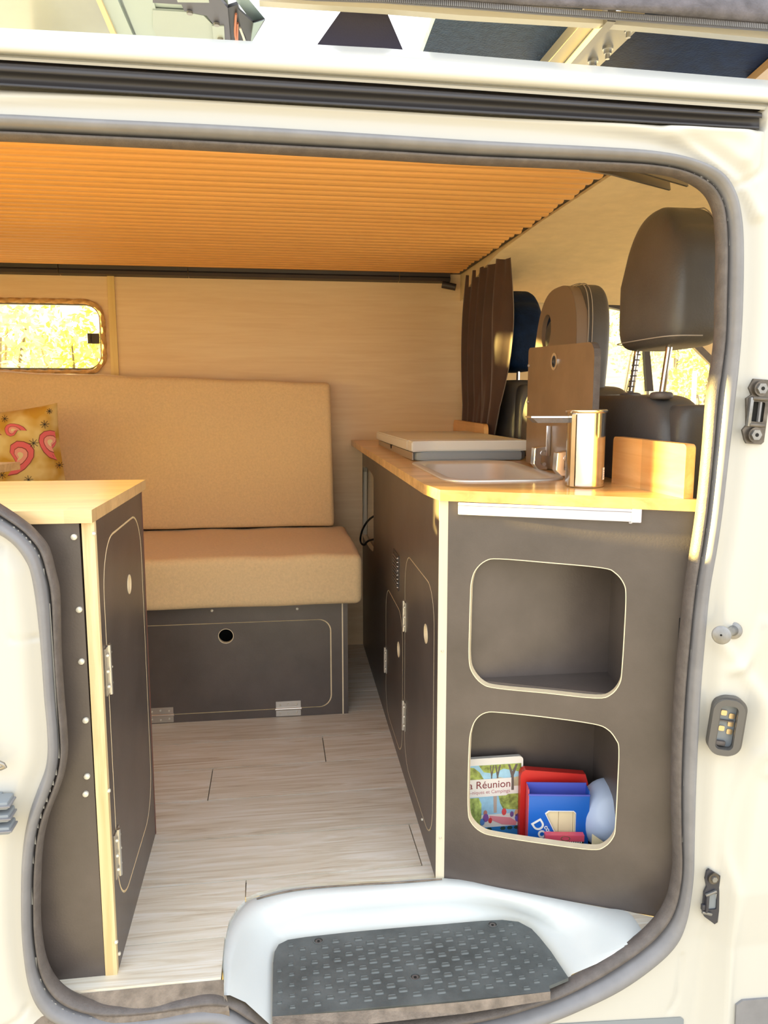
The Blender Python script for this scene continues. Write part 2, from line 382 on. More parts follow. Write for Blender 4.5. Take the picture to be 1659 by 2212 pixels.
# ---- step well: painted sheet metal that drops from the floor edge to the step
def pz(lst, z): return [tuple(az(u, v, z)) for u, v in lst]
outer = [(484, 2150), (488, 2105), (490, 2060), (502, 2005), (524, 1966), (560, 1937), (640, 1918), (800, 1908), (960, 1897), (1080, 1918), (1200, 1941), (1300, 1960), (1352, 1970), (1385, 2012), (1415, 2045)]
mid1 = [(497, 2150), (502, 2105), (506, 2065), (522, 2018), (545, 1990), (580, 1968), (650, 1950), (800, 1938), (960, 1926), (1075, 1940), (1180, 1965), (1265, 1990), (1310, 2010), (1345, 2035), (1375, 2060)]
mid2 = [(530, 2165), (538, 2110), (545, 2070), (558, 2035), (575, 2012), (605, 1995), (665, 1975), (800, 1962), (960, 1950), (1070, 1957), (1150, 1980), (1210, 2015), (1245, 2045), (1270, 2065), (1290, 2085)]
inner = [(585, 2215), (587, 2140), (588, 2080), (592, 2050), (602, 2034), (625, 2022), (690, 2012), (800, 1999), (960, 1990), (1065, 1983), (1125, 1988), (1160, 2008), (1190, 2040), (1215, 2075), (1235, 2105)]
sm = lambda l, z: smoothpoly([np.array(p) for p in pz(l, z)], 4, False)
inn2 = [(p[0] + (0.2 - p[0])*0.08, p[1] - 0.01, -0.075) for p in sm(inner, -0.056)]
rows = [[(p[0] + (p[0] - 0.25)*0.06*min(1, i_/20), p[1] + 0.012*min(1, i_/20), -0.0078) for i_, p in enumerate(sm(outer, 0.004))], sm(outer, 0.004), sm(mid1, -0.004), sm(mid2, -0.034), sm(inner, -0.056), inn2]
rows = [[(p[0], max(p[1], 1.142) if p[0] > 0.3 and k_ < 4 else p[1], p[2]) for p in r_] for k_, r_ in enumerate(rows)]
well = grid('trim_1', rows, M_well); struct(well, 'white painted metal step well inside the sliding door', 'step well')
# rust nibble along the cut vinyl edge
edge = [Vector(az(u, v, 0.0045)) for u, v in [(555, 1942), (600, 1930), (660, 1920), (760, 1912), (870, 1906), (955, 1899)]]
tube('sealant_bead', smoothpoly(edge, 4, False), 0.0014, M_felt, well, 6)

# ---- brown felt along the threshold
felt = raw('trim_2', [(-0.52, 1.122, -0.034), (-0.085, 1.122, -0.034), (-0.095, 1.153, -0.004), (-0.52, 1.153, -0.004), (-0.52, 1.122, -0.08), (-0.085, 1.122, -0.08)], [(0, 1, 2, 3), (4, 5, 1, 0)], M_felt)
struct(felt, 'strip of dusty brown felt between floor and door seal', 'trim')

# ---- far wall of plywood with a window opening
FW = frame((0, YW, 0), (1, 0, 0), (0, 0, 1))      # local (x, z), normal to -y
_c = [ay(u, v, YW) for u, v in ((0, 652), (222, 700), (222, 790), (0, 803))]
WX1 = float(ay(219, 730, YW)[0]); WZ0 = float(ay(100, 800, YW)[2]); WZ1 = float(ay(60, 654, YW)[2]); WX0 = WX1 - 0.62
wall = plate('wall_far', [(-2.0, -0.03), (0.98, -0.03), (0.98, 0.70), (0.74, 0.72), (0.74, 1.36), (-2.0, 1.36)], [rrect(WX0, WZ0, WX1, WZ1, 0.05)], 0.012, FW, M_wall, None, M_plycream)
struct(wall, 'light plywood wall behind the bench seat', 'wall')
bm = bmesh.new()
sx = (ay(232, 592, YW)[0], ay(256, 592, YW)[0])
bt = raw('trim_3', [(-0.552, YW-.008, 0.93), (-0.526, YW-.008, 0.93), (-0.528, YW-.008, 1.332), (-0.550, YW-.008, 1.332), (-0.552, YW, 0.93), (-0.526, YW, 0.93), (-0.528, YW, 1.332), (-0.550, YW, 1.332)], [(0, 1, 2, 3), (0, 3, 7, 4), (1, 5, 6, 2), (3, 2, 6, 7), (0, 4, 5, 1)], M_batten)
bt.location.x = float(sx[0]) + 0.550
struct(bt, 'thin yellow wooden batten on the plywood wall', 'trim')
# dark plastic rail along the top of the far wall, in sections
rail = empty('trim_4', (0, YW, 1.33)); rail['kind'] = 'structure'; rail['label'] = 'dark plastic rail in sections along the top of the plywood wall'; rail['category'] = 'trim'
cuts = [-2.0, -1.3, float(ay(131, 580, YW)[0]), float(ay(408, 590, YW)[0]), float(ay(860, 600, YW)[0]), 0.63]
prof = [(-0.002, 0.0), (-0.030, 0.004), (-0.036, 0.014), (-0.030, 0.020), (-0.034, 0.030), (-0.050, 0.052), (-0.052, 0.06)]
for a, b in zip(cuts[:-1], cuts[1:]):
    P = [[(x, YW + py, 1.318 + pz_) for py, pz_ in prof] for x in (a + 0.0015, b - 0.0015)]
    grid('rail_section', P, M_trimd, rail, smooth=False)
cyl('rail_clip', (0.60, YW - 0.03, 1.31), (0.645, YW - 0.045, 1.30), 0.012, M_trimd, rail, 10)
settle(rail, (0, YW, 1.33))

# ---- slatted pine ceiling: one plank per slat
ceil = box('ceiling', (-2.0, 1.20, 1.3625), (0.655, YW + 0.04, 1.372), M_trimd); struct(ceil, 'slatted orange pine ceiling', 'ceiling')
pitch = 0.0405; ns = int((YW - 0.035 - 1.19)/pitch)
sl = None
for i in range(ns):
    yy = 1.19 + i*pitch
    if sl is None:
        xs = (-2.0, 0.660)
        prof = [(0.0025, 0.014), (0.004, 0.005), (0.007, 0.002), (0.013, 0.0), (0.028, 0.001), (0.035, 0.004), (0.0385, 0.014), (0.0385, 0.016), (0.002, 0.016)]
        V = [(x, a, b) for x in xs for a, b in prof]; k = len(prof)
        Fc = [(j, (j+1) % k, k + (j+1) % k, k + j) for j in range(k)] + [tuple(range(k)), tuple(range(2*k-1, k-1, -1))]
        sl = raw('slat', V, Fc, M_slat, ceil); o = sl
    else:
        o = sl.copy(); C.objects.link(o)
    xo = 0.0 if i > 3 else 0.004
    o.location = (random.uniform(-0.006, 0.006) + 0.02*max(0, (2.0-yy))*0 - 0.004*i/ns*3 + xo, yy, 1.341)
et = box('trim_7', (0.635, 1.20, 1.351), (0.676, YW + 0.05, 1.362), M_trimd); struct(et, 'dark strip at the front end of the ceiling slats', 'trim')
# ---- cab headliner
def hl(x, t):
    drop = 0.0 if x < 1.0 else 0.02*(x-1.0)
    P = [(1.17, 1.30), (1.25, 1.338), (1.5, 1.350), (2.0, 1.352), (2.35, 1.345), (2.55, 1.325), (2.70, 1.30), (2.80, 1.268), (2.86, 1.262)]
    return [(x, a, b - drop) for a, b in P]
rows = [hl(x, 0) for x in (0.76, 0.9, 1.1, 1.4, 1.7, 2.0, 2.3)]
hd = grid('ceiling_1', rows, M_head); struct(hd, 'cream fabric headliner over the cab', 'ceiling')
rows = [[(x, a, b - 0.006) for x_, a, b in hl(0.7, 0)] for x in (0.672, 0.757)]
r2 = [[(x, a, max(b, 1.30) + 0.062) for x_, a, b in hl(0.7, 0)] for x in (0.672,)]
hs = grid('ceiling_2', r2 + rows + [[(0.757, a, b + 0.006) for x_, a, b in hl(0.7, 0)]], M_head, smooth=False); struct(hs, 'narrow cream headliner panel beside the slatted ceiling', 'ceiling')
# roof skin above everything (keeps out the sky)
rf = box('ceiling_3', (-2.05, 1.335, 1.424), (2.35, 2.95, 1.436), M_white); struct(rf, 'white van roof panel', 'roof')
# ---- rear wall with one closed door leaf (far half) and cab front
rw = box('wall_rear', (-2.06, 2.35, -0.4), (-2.02, 2.95, 1.395), M_white); struct(rw, 'closed rear door leaf', 'wall')
rwh = box('wall_rear.001', (-2.06, 1.16, 1.17), (-2.02, 2.35, 1.395), M_white); struct(rwh, 'unseen header added at the rear to trim the sun beam', 'wall')  # added out of view, set low to cut the top of the sun beam
rwl = box('wall_rear', (-2.06, 1.16, -0.4), (-2.02, 2.35, 0.86), M_white); struct(rwl, 'unseen low wall added across the rear to block low sun', 'wall')  # added out of view, keeps the low sun off the floor
# ---- far side wall of the cab: door with window
FD = frame((0, 2.88, 0), (1, 0, 0), (0, 0, 1))
wp = [tuple(ay(u, v, 2.88)[[0, 2]]) for u, v in [(1215, 640), (1260, 640), (1345, 660), (1420, 685), (1480, 722), (1540, 785), (1640, 880), (1640, 910), (1215, 900)]]
wc = plate('wall_cab', [(0.66, -0.4), (2.35, -0.4), (2.35, 0.95), (1.9, 1.06), (1.62, 1.275), (0.66, 1.36)], [wp], 0.03, FD, M_head, None, M_trimd); struct(wc, 'cream lining of the far cab side', 'wall')
w2 = plate('window_2', [(a, b) for a, b in wp], [[(a + (1.5 - a)*0.035, b + (1.05 - b)*0.09) for a, b in wp]], 0.035, frame((0, 2.872, 0), (1, 0, 0), (0, 0, 1)), M_trimd); struct(w2, 'driver side cab window with dark frame', 'window')
bm = bmesh.new(); q = [ay(u, v, 2.86) for u, v in ((1386, 668), (1396, 668), (1412, 845), (1398, 845))]
raw('window_bar', q + [p + np.array([0, 0.02, 0]) for p in q], [(0, 1, 2, 3), (0, 3, 7, 4), (1, 5, 6, 2)], M_trimd, w2)
q = [ay(u, v, 2.85) for u, v in ((1440, 690), (1486, 718), (1560, 790), (1560, 812), (1478, 728))]
raw('pillar_trim', q, [(0, 1, 2, 3, 4)], M_rubberd, w2)
raw('pane', [(p[0], 2.885, p[1]) for p in wp], [tuple(range(len(wp)))], M_glass, w2)
rw2 = box('wall_near', (0.85, 1.16, -0.6), (2.35, 1.19, 0.95), M_head); struct(rw2, 'near cab door lining', 'wall')

# ---- rear side window: frame, pane, rope surround, latch
w1 = plate('window_1', rrect(WX0 - 0.004, WZ0 - 0.004, WX1 + 0.004, WZ1 + 0.004, 0.052), [rrect(WX0 + 0.008, WZ0 + 0.008, WX1 - 0.006, WZ1 - 0.004, 0.045)], 0.02, frame((0, YW + 0.006, 0), (1, 0, 0), (0, 0, 1)), M_rubberd)
struct(w1, 'small side window with rounded corners', 'window')
rr_ = rrect(WX0, WZ0, WX1, WZ1, 0.05); raw('pane', [(a, YW + 0.016, b) for a, b in rr_], [tuple(range(len(rr_)))], M_glass, w1)
lz = float(ay(205, 732, YW)[2]); lx = float(ay(200, 730, YW)[0])
bm = bmesh.new(); addbox(bm, (lx - 0.006, YW - 0.016, lz - 0.017), (lx + 0.024, YW - 0.004, lz + 0.017)); addbox(bm, (lx - 0.014, YW - 0.022, lz - 0.017), (lx - 0.001, YW - 0.012, lz + 0.017))
bmesh.ops.bevel(bm, geom=list(bm.edges), offset=0.002, segments=1, affect='EDGES'); frombm('window_latch', bm, M_trimd, w1)
rp = rrect(WX0 - 0.008, WZ0 - 0.006, WX1 + 0.010, WZ1 + 0.006, 0.06, 10)
dense = []
for i in range(len(rp)):
    a, b = rp[i], rp[(i+1) % len(rp)]; n = max(1, int(math.hypot(a[0]-b[0], a[1]-b[1])/0.003))
    for k in range(n): dense.append((a[0] + (b[0]-a[0])*k/n, YW - 0.010, a[1] + (b[1]-a[1])*k/n))
rope = tube('window_rope', dense, 0.0075, M_rope, None, 10, closed=True, twist=0.35, lobes=3)
tag(rope, 'twisted jute rope glued around the small side window', 'rope')

# ---- body side: sheet metal with the door aperture (height field over x, z)
YB = 1.140
def sstep(a, b, t): t = np.clip((t - a)/(b - a), 0, 1); return t*t*(3 - 2*t)
def P2(l): return [ay(u, v, YB)[[0, 2]] for u, v in l]
seal_in = [(0, 303), (200, 312), (415, 322), (620, 333), (830, 344), (1000, 354), (1150, 360), (1290, 366), (1400, 372), (1470, 385), (1520, 412), (1543, 450), (1550, 500), (1551, 560), (1549, 650), (1547, 730), (1538, 800), (1529, 860), (1520, 980), (1508, 1103), (1497, 1180), (1483, 1270), (1471, 1380), (1462, 1480), (1456, 1580), (1453, 1684), (1455, 1790), (1458, 1860), (1454, 1905), (1443, 1945), (1422, 1981), (1380, 2024), (1310, 2072), (1227, 2120), (1150, 2150), (1033, 2182), (849, 2206), (700, 2212), (600, 2206), (545, 2178), (500, 2152), (452, 2147), (392, 2156), (331, 2166), (271, 2170), (211, 2168), (160, 2152), (124, 2124), (100, 2080), (89, 2020), (86, 1960), (88, 1871), (94, 1810), (106, 1760), (124, 1715), (138, 1672), (145, 1625), (143, 1570), (137, 1500), (131, 1400), (128, 1285), (119, 1237), (104, 1183), (79, 1150), (54, 1127), (0, 1090), (-60, 1058), (-200, 1000), (-330, 900), (-380, 700), (-340, 420), (-250, 320), (-120, 303)]
seal_out = [(0, 250), (200, 260), (415, 270), (620, 281), (830, 294), (1000, 305), (1150, 313), (1290, 320), (1400, 328), (1480, 343), (1545, 372), (1577, 415), (1592, 470), (1597, 540), (1596, 650), (1592, 730), (1587, 800), (1581, 860), (1566, 985), (1552, 1103), (1540, 1185), (1525, 1270), (1515, 1380), (1507, 1480), (1502, 1580), (1497, 1690), (1493, 1790), (1490, 1870), (1484, 1925), (1475, 1980), (1455, 2030), (1412, 2075), (1335, 2130), (1245, 2172), (1160, 2205), (1040, 2235), (849, 2262), (700, 2268), (580, 2262), (530, 2236), (490, 2208), (452, 2199), (392, 2200), (331, 2208), (271, 2216), (200, 2216), (130, 2199), (90, 2170), (66, 2120), (54, 2050), (49, 1980), (49, 1880), (54, 1810), (64, 1755), (81, 1705), (98, 1660), (105, 1620), (104, 1565), (98, 1500), (91, 1400), (80, 1300), (68, 1232), (56, 1206), (38, 1181), (14, 1161), (-20, 1143), (-60, 1120), (-250, 1060), (-400, 940), (-450, 700), (-410, 380), (-300, 272), (-130, 250)]
si = smoothpoly(P2(seal_in), 5); so = smoothpoly(P2(seal_out), 5)
si = np.array(si); so = np.array(so); mid = (si + so)/2
def inside(poly, X, Z):
    r = np.zeros(X.shape, bool); n = len(poly)
    for i in range(n):
        x1, z1 = poly[i]; x2, z2 = poly[(i+1) % n]
        if z1 == z2: continue
        c = ((z1 > Z) != (z2 > Z)) & (X < (x2 - x1)*(Z - z1)/(z2 - z1) + x1); r ^= c
    return r
def dist(pl, X, Z, closed=False):
    d = np.full(X.shape, 9.0); n = len(pl)
    for i in range(n if closed else n - 1):
        a = pl[i]; b = pl[(i+1) % n]; ab = b - a; L = max(ab.dot(ab), 1e-12)
        t = np.clip(((X - a[0])*ab[0] + (Z - a[1])*ab[1])/L, 0, 1)
        d = np.minimum(d, np.hypot(X - a[0] - t*ab[0], Z - a[1] - t*ab[1]))
    return d
def ridge(l, w, h, Y=YB):
    pl = [np.array(p) for p in smoothpoly(P2(l), 4, False)]
    return lambda X, Z: h*np.exp(-(dist(pl, X, Z)/w)**2)
gx = np.concatenate([np.linspace(-2.06, -0.5, 14), np.arange(-0.485, 0.86, 0.005), np.linspace(0.87, 2.3, 14)])
gz = np.concatenate([np.linspace(-0.62, -0.19, 8), np.arange(-0.18, 1.345, 0.005)])
X, Z = np.meshgrid(gx, gz)
_e = np.array([ay(u, v, 1.13)[[0, 2]] for u, v in ((0, 183), (400, 206), (830, 231), (1250, 257), (1640, 279))])
zE = np.interp(X, _e[:, 0], _e[:, 1]); zc = gz[int(np.argmin(abs(gz - 1.310)))]
Z = Z + (zE - zc)*sstep(1.23, 1.29, Z)
ins = inside(mid, X, Z); ds = dist(so, X, Z, True)
out = ~inside(so, X, Z)
Hh = np.zeros(X.shape)
# flange next to the seal, then the panel swells towards the outside
rx = np.interp(Z, [-0.2, 0.0, 0.25, 0.5, 0.8, 1.0, 1.2, 1.35], [0.70, 0.715, 0.735, 0.76, 0.79, 0.80, 0.79, 0.77])
Hh += 0.030*sstep(-0.012, 0.03, X - rx)
Hh += 0.012*sstep(0.010, 0.034, ds)*sstep(0.30, 0.62, X)*np.clip((Z - 0.0)/0.1, 0, 1)
Hh += 0.010*sstep(0.004, 0.03, ds)*sstep(-0.1, -0.3, X)*(Z < 1.0)
for r in (ridge([(0, 213), (415, 222), (830, 246), (1200, 268), (1400, 290), (1500, 330), (1590, 400), (1625, 470)], 0.007, 0.007),
          ridge([(1440, 290), (1520, 280), (1590, 290), (1610, 320), (1600, 350)], 0.012, 0.006),
          ridge([(1641, 270), (1643, 320), (1640, 350), (1628, 380), (1590, 402)], 0.004, -0.006),
          ridge([(1570, 1440), (1600, 1420), (1640, 1340)], 0.010, 0.006),
          ridge([(1655, 1560), (1590, 1640), (1550, 1800), (1560, 1900), (1555, 2000), (1540, 2212)], 0.008, 0.007),
          ridge([(1545, 1380), (1590, 1440), (1625, 1520), (1620, 1640)], 0.010, 0.005),
          ridge([(1470, 2060), (1462, 2140), (1445, 2180)], 0.0035, -0.004),
          ridge([(0, 1176), (10, 1190), (20, 1290), (30, 1374), (85, 1374)], 0.0022, -0.003),
          ridge([(0, 2212), (40, 2192), (60, 2168)], 0.003, -0.004)):
    Hh += np.where(out, r(X, Z), 0)
Hh = np.where(X < _e[-1, 0] + 0.004, Hh*(1 - sstep(-0.002, 0.003, Z - zE)) - 0.035*sstep(-0.002, 0.003, Z - zE), Hh)
Yg = YB - 0.004 - Hh
vid = -np.ones(X.shape, int); V = []; Fc = []
top_z = np.full(gx.shape, 1.335)
for j in range(len(gz) - 1):
    for i in range(len(gx) - 1):
        if ins[j, i] and ins[j+1, i] and ins[j, i+1] and ins[j+1, i+1]: continue
        if gz[j] > 1.34: continue
        if X[j, i] > 0.9 and Z[j, i] > 0.82 and Z[j, i] < 1.28: continue      # near cab door window
        f = []
        for jj, ii in ((j, i), (j, i+1), (j+1, i+1), (j+1, i)):
            if vid[jj, ii] < 0:
                vid[jj, ii] = len(V); V.append((X[jj, ii], Yg[jj, ii], Z[jj, ii]))
            f.append(int(vid[jj, ii]))
        Fc.append(tuple(f))
body = raw('wall_outer', V, Fc, M_white, None, True); struct(body, 'cream white van body around the sliding door opening', 'van body')
# ---- top of the body: roof edge, dark sliding rail (profile lines taken along the van)
us = [-260, 0, 400, 830, 1250, 1500, 1659, 1900]
def band(name, lines, m, parent=None, label=None, smooth=True):
    rows = []
    for u in us:
        row = []
        for (v0, v1, v2, y) in lines:
            v = np.interp(u, [0, 830, 1659], [v0, v1, v2]) if 0 <= u <= 1659 else (v0 + (v1-v0)*u/830 if u < 0 else v2 + (v2-v1)*(u-1659)/829)
            row.append(tuple(ay(u, v, y)))
        rows.append(row)
    return grid(name, rows, m, parent, smooth)
rooft = band('trim_5', [(60, 104, 173, 1.34), (68, 112, 181, 1.22), (75, 120, 188, 1.155), (84, 129, 196, 1.125), (98, 145, 206, 1.112), (110, 160, 216, 1.114), (114, 166, 221, 1.120)], M_white)
struct(rooft, 'rounded white roof edge above the sliding door', 'roof edge')
gut = band('roof_gutter', [(114, 166, 221, 1.120), (117, 169, 224, 1.132), (123, 175, 231, 1.128), (129, 181, 238, 1.130)], mat('gutter_grey', (0.55, 0.56, 0.56), 0.4), rooft, smooth=False)
dr = empty('trim_6'); struct(dr, 'dark sliding door rail along the top of the opening', 'rail')
us = [-260, 0, 400, 830, 1250, 1500, 1646]
grid_ = band('rail_lip', [(129, 181, 238, 1.150), (133, 186, 243, 1.150), (137, 190, 247, 1.126), (150, 200, 253, 1.120), (154, 204, 256, 1.124)], M_rail, dr)
us = [-260, 0, 400, 830, 1250, 1500, 1640]
band('rail_channel', [(154, 204, 256, 1.124), (157, 207, 259, 1.136), (178, 226, 274, 1.138), (184, 232, 279, 1.120), (186, 234, 281, 1.126)], M_rail, dr)
us = [-260, 0, 400, 830, 1250, 1500, 1659, 1900]

# ---- rubber door seal: inner lip and outer bulb swept round the aperture
def sweep(name, prof, m, parent):
    rows = []
    for a, b in zip(si, so):
        rows.append([(a[0] + (b[0]-a[0])*t, YB + y, a[1] + (b[1]-a[1])*t) for t, y in prof])
    return grid(name, rows, m, parent, True, closed=True)
seal = thing('door_seal', 'long grey rubber seal running round the sliding door opening', 'seal')
sweep('seal_bulb', [(0.36, 0.004), (0.37, -0.010), (0.45, -0.021), (0.60, -0.027), (0.78, -0.024), (0.92, -0.014), (1.0, 0.0), (1.0, 0.01)], M_rubber, seal)
sweep('seal_lip', [(0.55, 0.034), (0.10, 0.014), (0.0, 0.006), (0.015, -0.003), (0.12, -0.012), (0.22, -0.014), (0.30, -0.008), (0.34, 0.002), (0.42, 0.002)], M_rubberd, seal)
settle(seal, (0.2, YB, -0.1))

# ================================================================ LEFT CABINET
XL = -0.262; YL = 1.182; YL2 = 1.600; ZC = 0.727
cab = thing('kitchen_cabinet', 'tall dark cabinet under the left worktop, plywood edge showing at its front corner', 'cabinet')
plate('front_panel', [(-1.15, 0.0), (XL - 0.0185, 0.0), (XL - 0.0215, ZC), (-1.15, ZC)], [], 0.012, frame((0, YL + 0.001, 0), (1, 0, 0), (0, 0, 1)), M_black, cab)
# side panel (normal +x): local u = +y, v = z
LS = frame((XL, 0, 0), (0, 1, 0), (0, 0, 1))
def lpt(u, v): p = ax(u, v, XL); return (float(p[1]), float(p[2]))
door_o = rrect(1.222, 0.075, 1.572, 0.690, 0.085, 10)
door_i = rrect(1.2255, 0.0785, 1.5685, 0.6865, 0.082, 10)
sp = plate('side_panel', [(YL + 0.012, 0), (YL2, 0), (YL2, ZC), (YL + 0.012, ZC)], [door_o], 0.018, LS, M_black, cab, M_plycream)
e = box('plywood_edge', (XL - 0.018, YL, 0.0), (XL, YL + 0.012, ZC), M_ply, cab); e['label'] = 'raw yellow plywood edge of the side panel'
plate('edge_backing', rrect(1.215, 0.068, 1.579, 0.697, 0.09, 10), [rrect(1.24, 0.09, 1.555, 0.67, 0.075, 10)], 0.004, LS @ Matrix.Translation((0, 0, -0.0025)), M_plycream, cab)
h1 = lpt(279, 1262)
dl = plate('door', door_i, [circ(h1[0], h1[1], 0.0165, 24)], 0.018, LS, M_black, cab, M_plycream)
plate('finger_hole_rim', circ(h1[0], h1[1], 0.0175, 24), [circ(h1[0], h1[1], 0.0152, 24)], 0.0022, LS @ Matrix.Translation((0, 0, 0.001)), M_plycream, dl)
plate('finger_hole_back', circ(h1[0], h1[1], 0.017, 24), [], 0.002, LS @ Matrix.Translation((0, 0, -0.012)), M_plycream, dl)
for u, v in ((226, 1457), (246, 1860)):
    p = lpt(u, v); M = frame((XL, 1.2235, p[1]), (0, 0, 1), (0, 1, 0)); M = frame((XL, 1.2235, p[1]), (0, 0, 1), (0, -1, 0))
    butt_hinge(cab, M, 0.075, 0.036)
for u, v in ((160, 1160), (171, 1317), (176, 1429), (185, 1556), (188, 1677), (185, 1715)):
    p = ay(u, v, YL); screw(cab, p, (0, -1, 0), 0.0048)
for u, v in ((202, 1153), (234, 1708), (250, 2035), (256, 2060)):
    p = ax(u, v, XL); screw(cab, p, (1, 0, 0), 0.0035)
box('carcass', (-1.15, YL + 0.015, 0.0), (XL - 0.024, YL2 - 0.004, ZC - 0.002), M_black, cab)
box('back_edge', (XL - 0.016, YL2 - 0.004, 0.0), (XL + 0.001, YL2, ZC), mat('reddish_edge', (0.16, 0.06, 0.045), 0.5), cab)
settle(cab, (-0.7, 1.4, 0.0))
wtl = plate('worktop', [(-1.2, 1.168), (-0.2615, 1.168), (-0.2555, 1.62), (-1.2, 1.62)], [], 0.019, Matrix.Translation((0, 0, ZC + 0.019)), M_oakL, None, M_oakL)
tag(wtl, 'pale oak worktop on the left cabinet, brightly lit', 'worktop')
# small table beyond it
tb = thing('table', 'corner of a small wooden table behind the left worktop', 'table')
c0 = az(50, 996, 0.757)
plate('tabletop', [(-1.3, 1.72), (float(c0[0]) - 0.055, 1.72), (float(c0[0]) + 0.001, 1.99), (-1.3, 2.0)], [], 0.018, Matrix.Translation((0, 0, 0.757)), M_oakL, tb)
cyl('leg', (-0.98, 1.85, 0.0), (-0.98, 1.85, 0.74), 0.025, M_alu, tb)
settle(tb, (-0.98, 1.85, 0))

# ================================================================ BENCH
YS = 2.186
bench = thing('bench_base', 'dark plywood bench box with a drop-down flap under the seat cushion', 'bench')
BF = frame((0, YS, 0), (1, 0, 0), (0, 0, 1))
fx0, fx1, fz0, fz1 = -1.0, float(ay(716, 1400, YS)[0]), float(ay(600, 1532, YS)[2]), float(ay(600, 1341, YS)[2])
plate('front_panel', [(-1.4, 0.0), (0.183, 0.0), (0.183, 0.336), (-1.4, 0.336)], [rrect(fx0, fz0, fx1, fz1, 0.035, 8)], 0.015, BF, M_black, bench, M_plycream)
hh = ay(488, 1374, YS)
flap = plate('flap_door', rrect(fx0 + .002, fz0 + .0022, fx1 - .0035, fz1 - .0018, 0.034, 8), [circ(hh[0], hh[2], 0.0205, 28)], 0.015, BF @ Matrix.Translation((0, 0, 0.0005)), M_black, bench, M_plycream)
plate('finger_hole_rim', circ(hh[0], hh[2], 0.0215, 28), [circ(hh[0], hh[2], 0.0200, 28)], 0.002, BF @ Matrix.Translation((0, 0, 0.0012)), M_plycream, flap)
plate('edge_backing', rrect(fx0 - .01, fz0 - .006, fx1 + .006, fz1 + .003, 0.04, 8), [rrect(fx0 + .012, fz0 + .012, fx1 - .012, fz1 - .012, 0.03, 8)], 0.003, BF @ Matrix.Translation((0, 0, -0.004)), M_plycream, bench)
for u in (347, 623):
    p = ay(u, 1529 if u > 500 else 1543, YS); M = frame((float(p[0]), YS, fz0 + 0.001), (1, 0, 0), (0, 0, 1)); butt_hinge(bench, M, 0.071, 0.044)
box('edge_strip', (0.183, YS - 0.001, 0.0), (0.1865, YS + 0.02, 0.336), M_plycream, bench)
box('end_panel', (0.1865, YS, 0.0), (0.2, 2.78, 0.336), M_black, bench)
raw_top = box('seat_board', (-1.4, YS + 0.016, 0.322), (0.1865, 2.78, 0.336), M_black, bench)
box('inner_dark', (-1.38, YS + 0.10, 0.01), (0.18, YS + 0.11, 0.32), M_hole, bench)
for u, v in ((458, 1319), (642, 1315)): screw(bench, ay(u, v, YS), (0, -1, 0), 0.0042)
settle(bench, (-0.5, 2.45, 0))
def cushion(name, lo, hi, r, m, label, cat, group=None, shear=None, sag=0.0):
    bm = bmesh.new(); addbox(bm, lo, hi); bmesh.ops.recalc_face_normals(bm, faces=bm.faces)
    bmesh.ops.bevel(bm, geom=list(bm.edges), offset=r, segments=4, affect='EDGES', profile=0.55)
    long_e = [e for e in bm.edges if e.calc_length() > 0.05]
    bmesh.ops.subdivide_edges(bm, edges=long_e, cuts=14, use_grid_fill=True)
    c = [(a + b)/2 for a, b in zip(lo, hi)]
    for v in bm.verts:
        if shear: v.co = Vector(shear(v.co.copy()))
        v.co.z += 0.003*math.sin(v.co.x*23 + v.co.y*17) * (1 if v.co.z > c[2] else 0.3)
        v.co.y += 0.002*math.sin(v.co.x*14 + v.co.z*31)
    o = frombm(name, bm, m, None, True); tag(o, label, cat, group); return o
seatc = cushion('seat_cushion', (-1.4, 2.135, 0.338), (0.238, 2.66, 0.482), 0.022, M_fab, 'thick tan fabric seat cushion lying on the dark bench box', 'cushion', 'bench cushions')
def shr(p):
    t = (p.z - 0.48)/0.5
    y = p.y + 0.10*t; z = p.z - 0.030*(p.x + 0.8)*max(0, t)
    return (p.x - 0.004*t, y, z)
backc = cushion('back_cushion', (-1.4, 2.60, 0.488), (0.198, 2.725, 0.995), 0.018, M_fab, 'tall tan fabric back cushion leaning on the plywood wall', 'cushion', 'bench cushions', shear=shr)

# patterned pillow
def pillow_mat():
    m = bpy.data.materials.new('paisley_print'); m.use_nodes = True; nt = m.node_tree; N = nt.nodes; L = nt.links; p = N['Principled BSDF']; p.inputs['Roughness'].default_value = 0.85
    tc = N.new('ShaderNodeTexCoord'); nz = N.new('ShaderNodeTexNoise'); nz.inputs['Scale'].default_value = 14; L.new(tc.outputs['Object'], nz.inputs['Vector'])
    cr = N.new('ShaderNodeValToRGB'); cr.color_ramp.elements[0].position = 0.4; cr.color_ramp.elements[0].color = (0.62, 0.36, 0.05, 1); cr.color_ramp.elements[1].position = 0.6; cr.color_ramp.elements[1].color = (0.80, 0.64, 0.28, 1)
    L.new(nz.outputs['Fac'], cr.inputs[0]); L.new(cr.outputs[0], p.inputs['Base Color']); return m
pil = thing('pillow', 'yellow scatter pillow printed with pink paisley drops and black starbursts', 'pillow')
PC = Vector((-0.815, 2.47, 0.695)); 
def pf(p):
    s = 1.0 - 0.35*(abs(p.x)/0.2)**2*(abs(p.z)/0.2)**2*0
    k = 1 + 0.10*(abs(p.x)/0.2)**3*(abs(p.z)/0.19)**3
    return (p.x*k, p.y*(1 - 0.75*max(abs(p.x)/0.2, abs(p.z)/0.19)**3), p.z*k)
def pil_surf(x, z):
    a = min(1, abs(x)/0.2); b = min(1, abs(z)/0.19); d = max(0.0, (1 - a**2.6)*(1 - b**2.6))
    return -(0.004 + 0.055*d**0.5)
nx, nz_ = 24, 24; PV = []
TR = Matrix.Translation(PC) @ Matrix.Rotation(math.radians(-4), 4, 'Y') @ Matrix.Rotation(math.radians(8), 4, 'X')
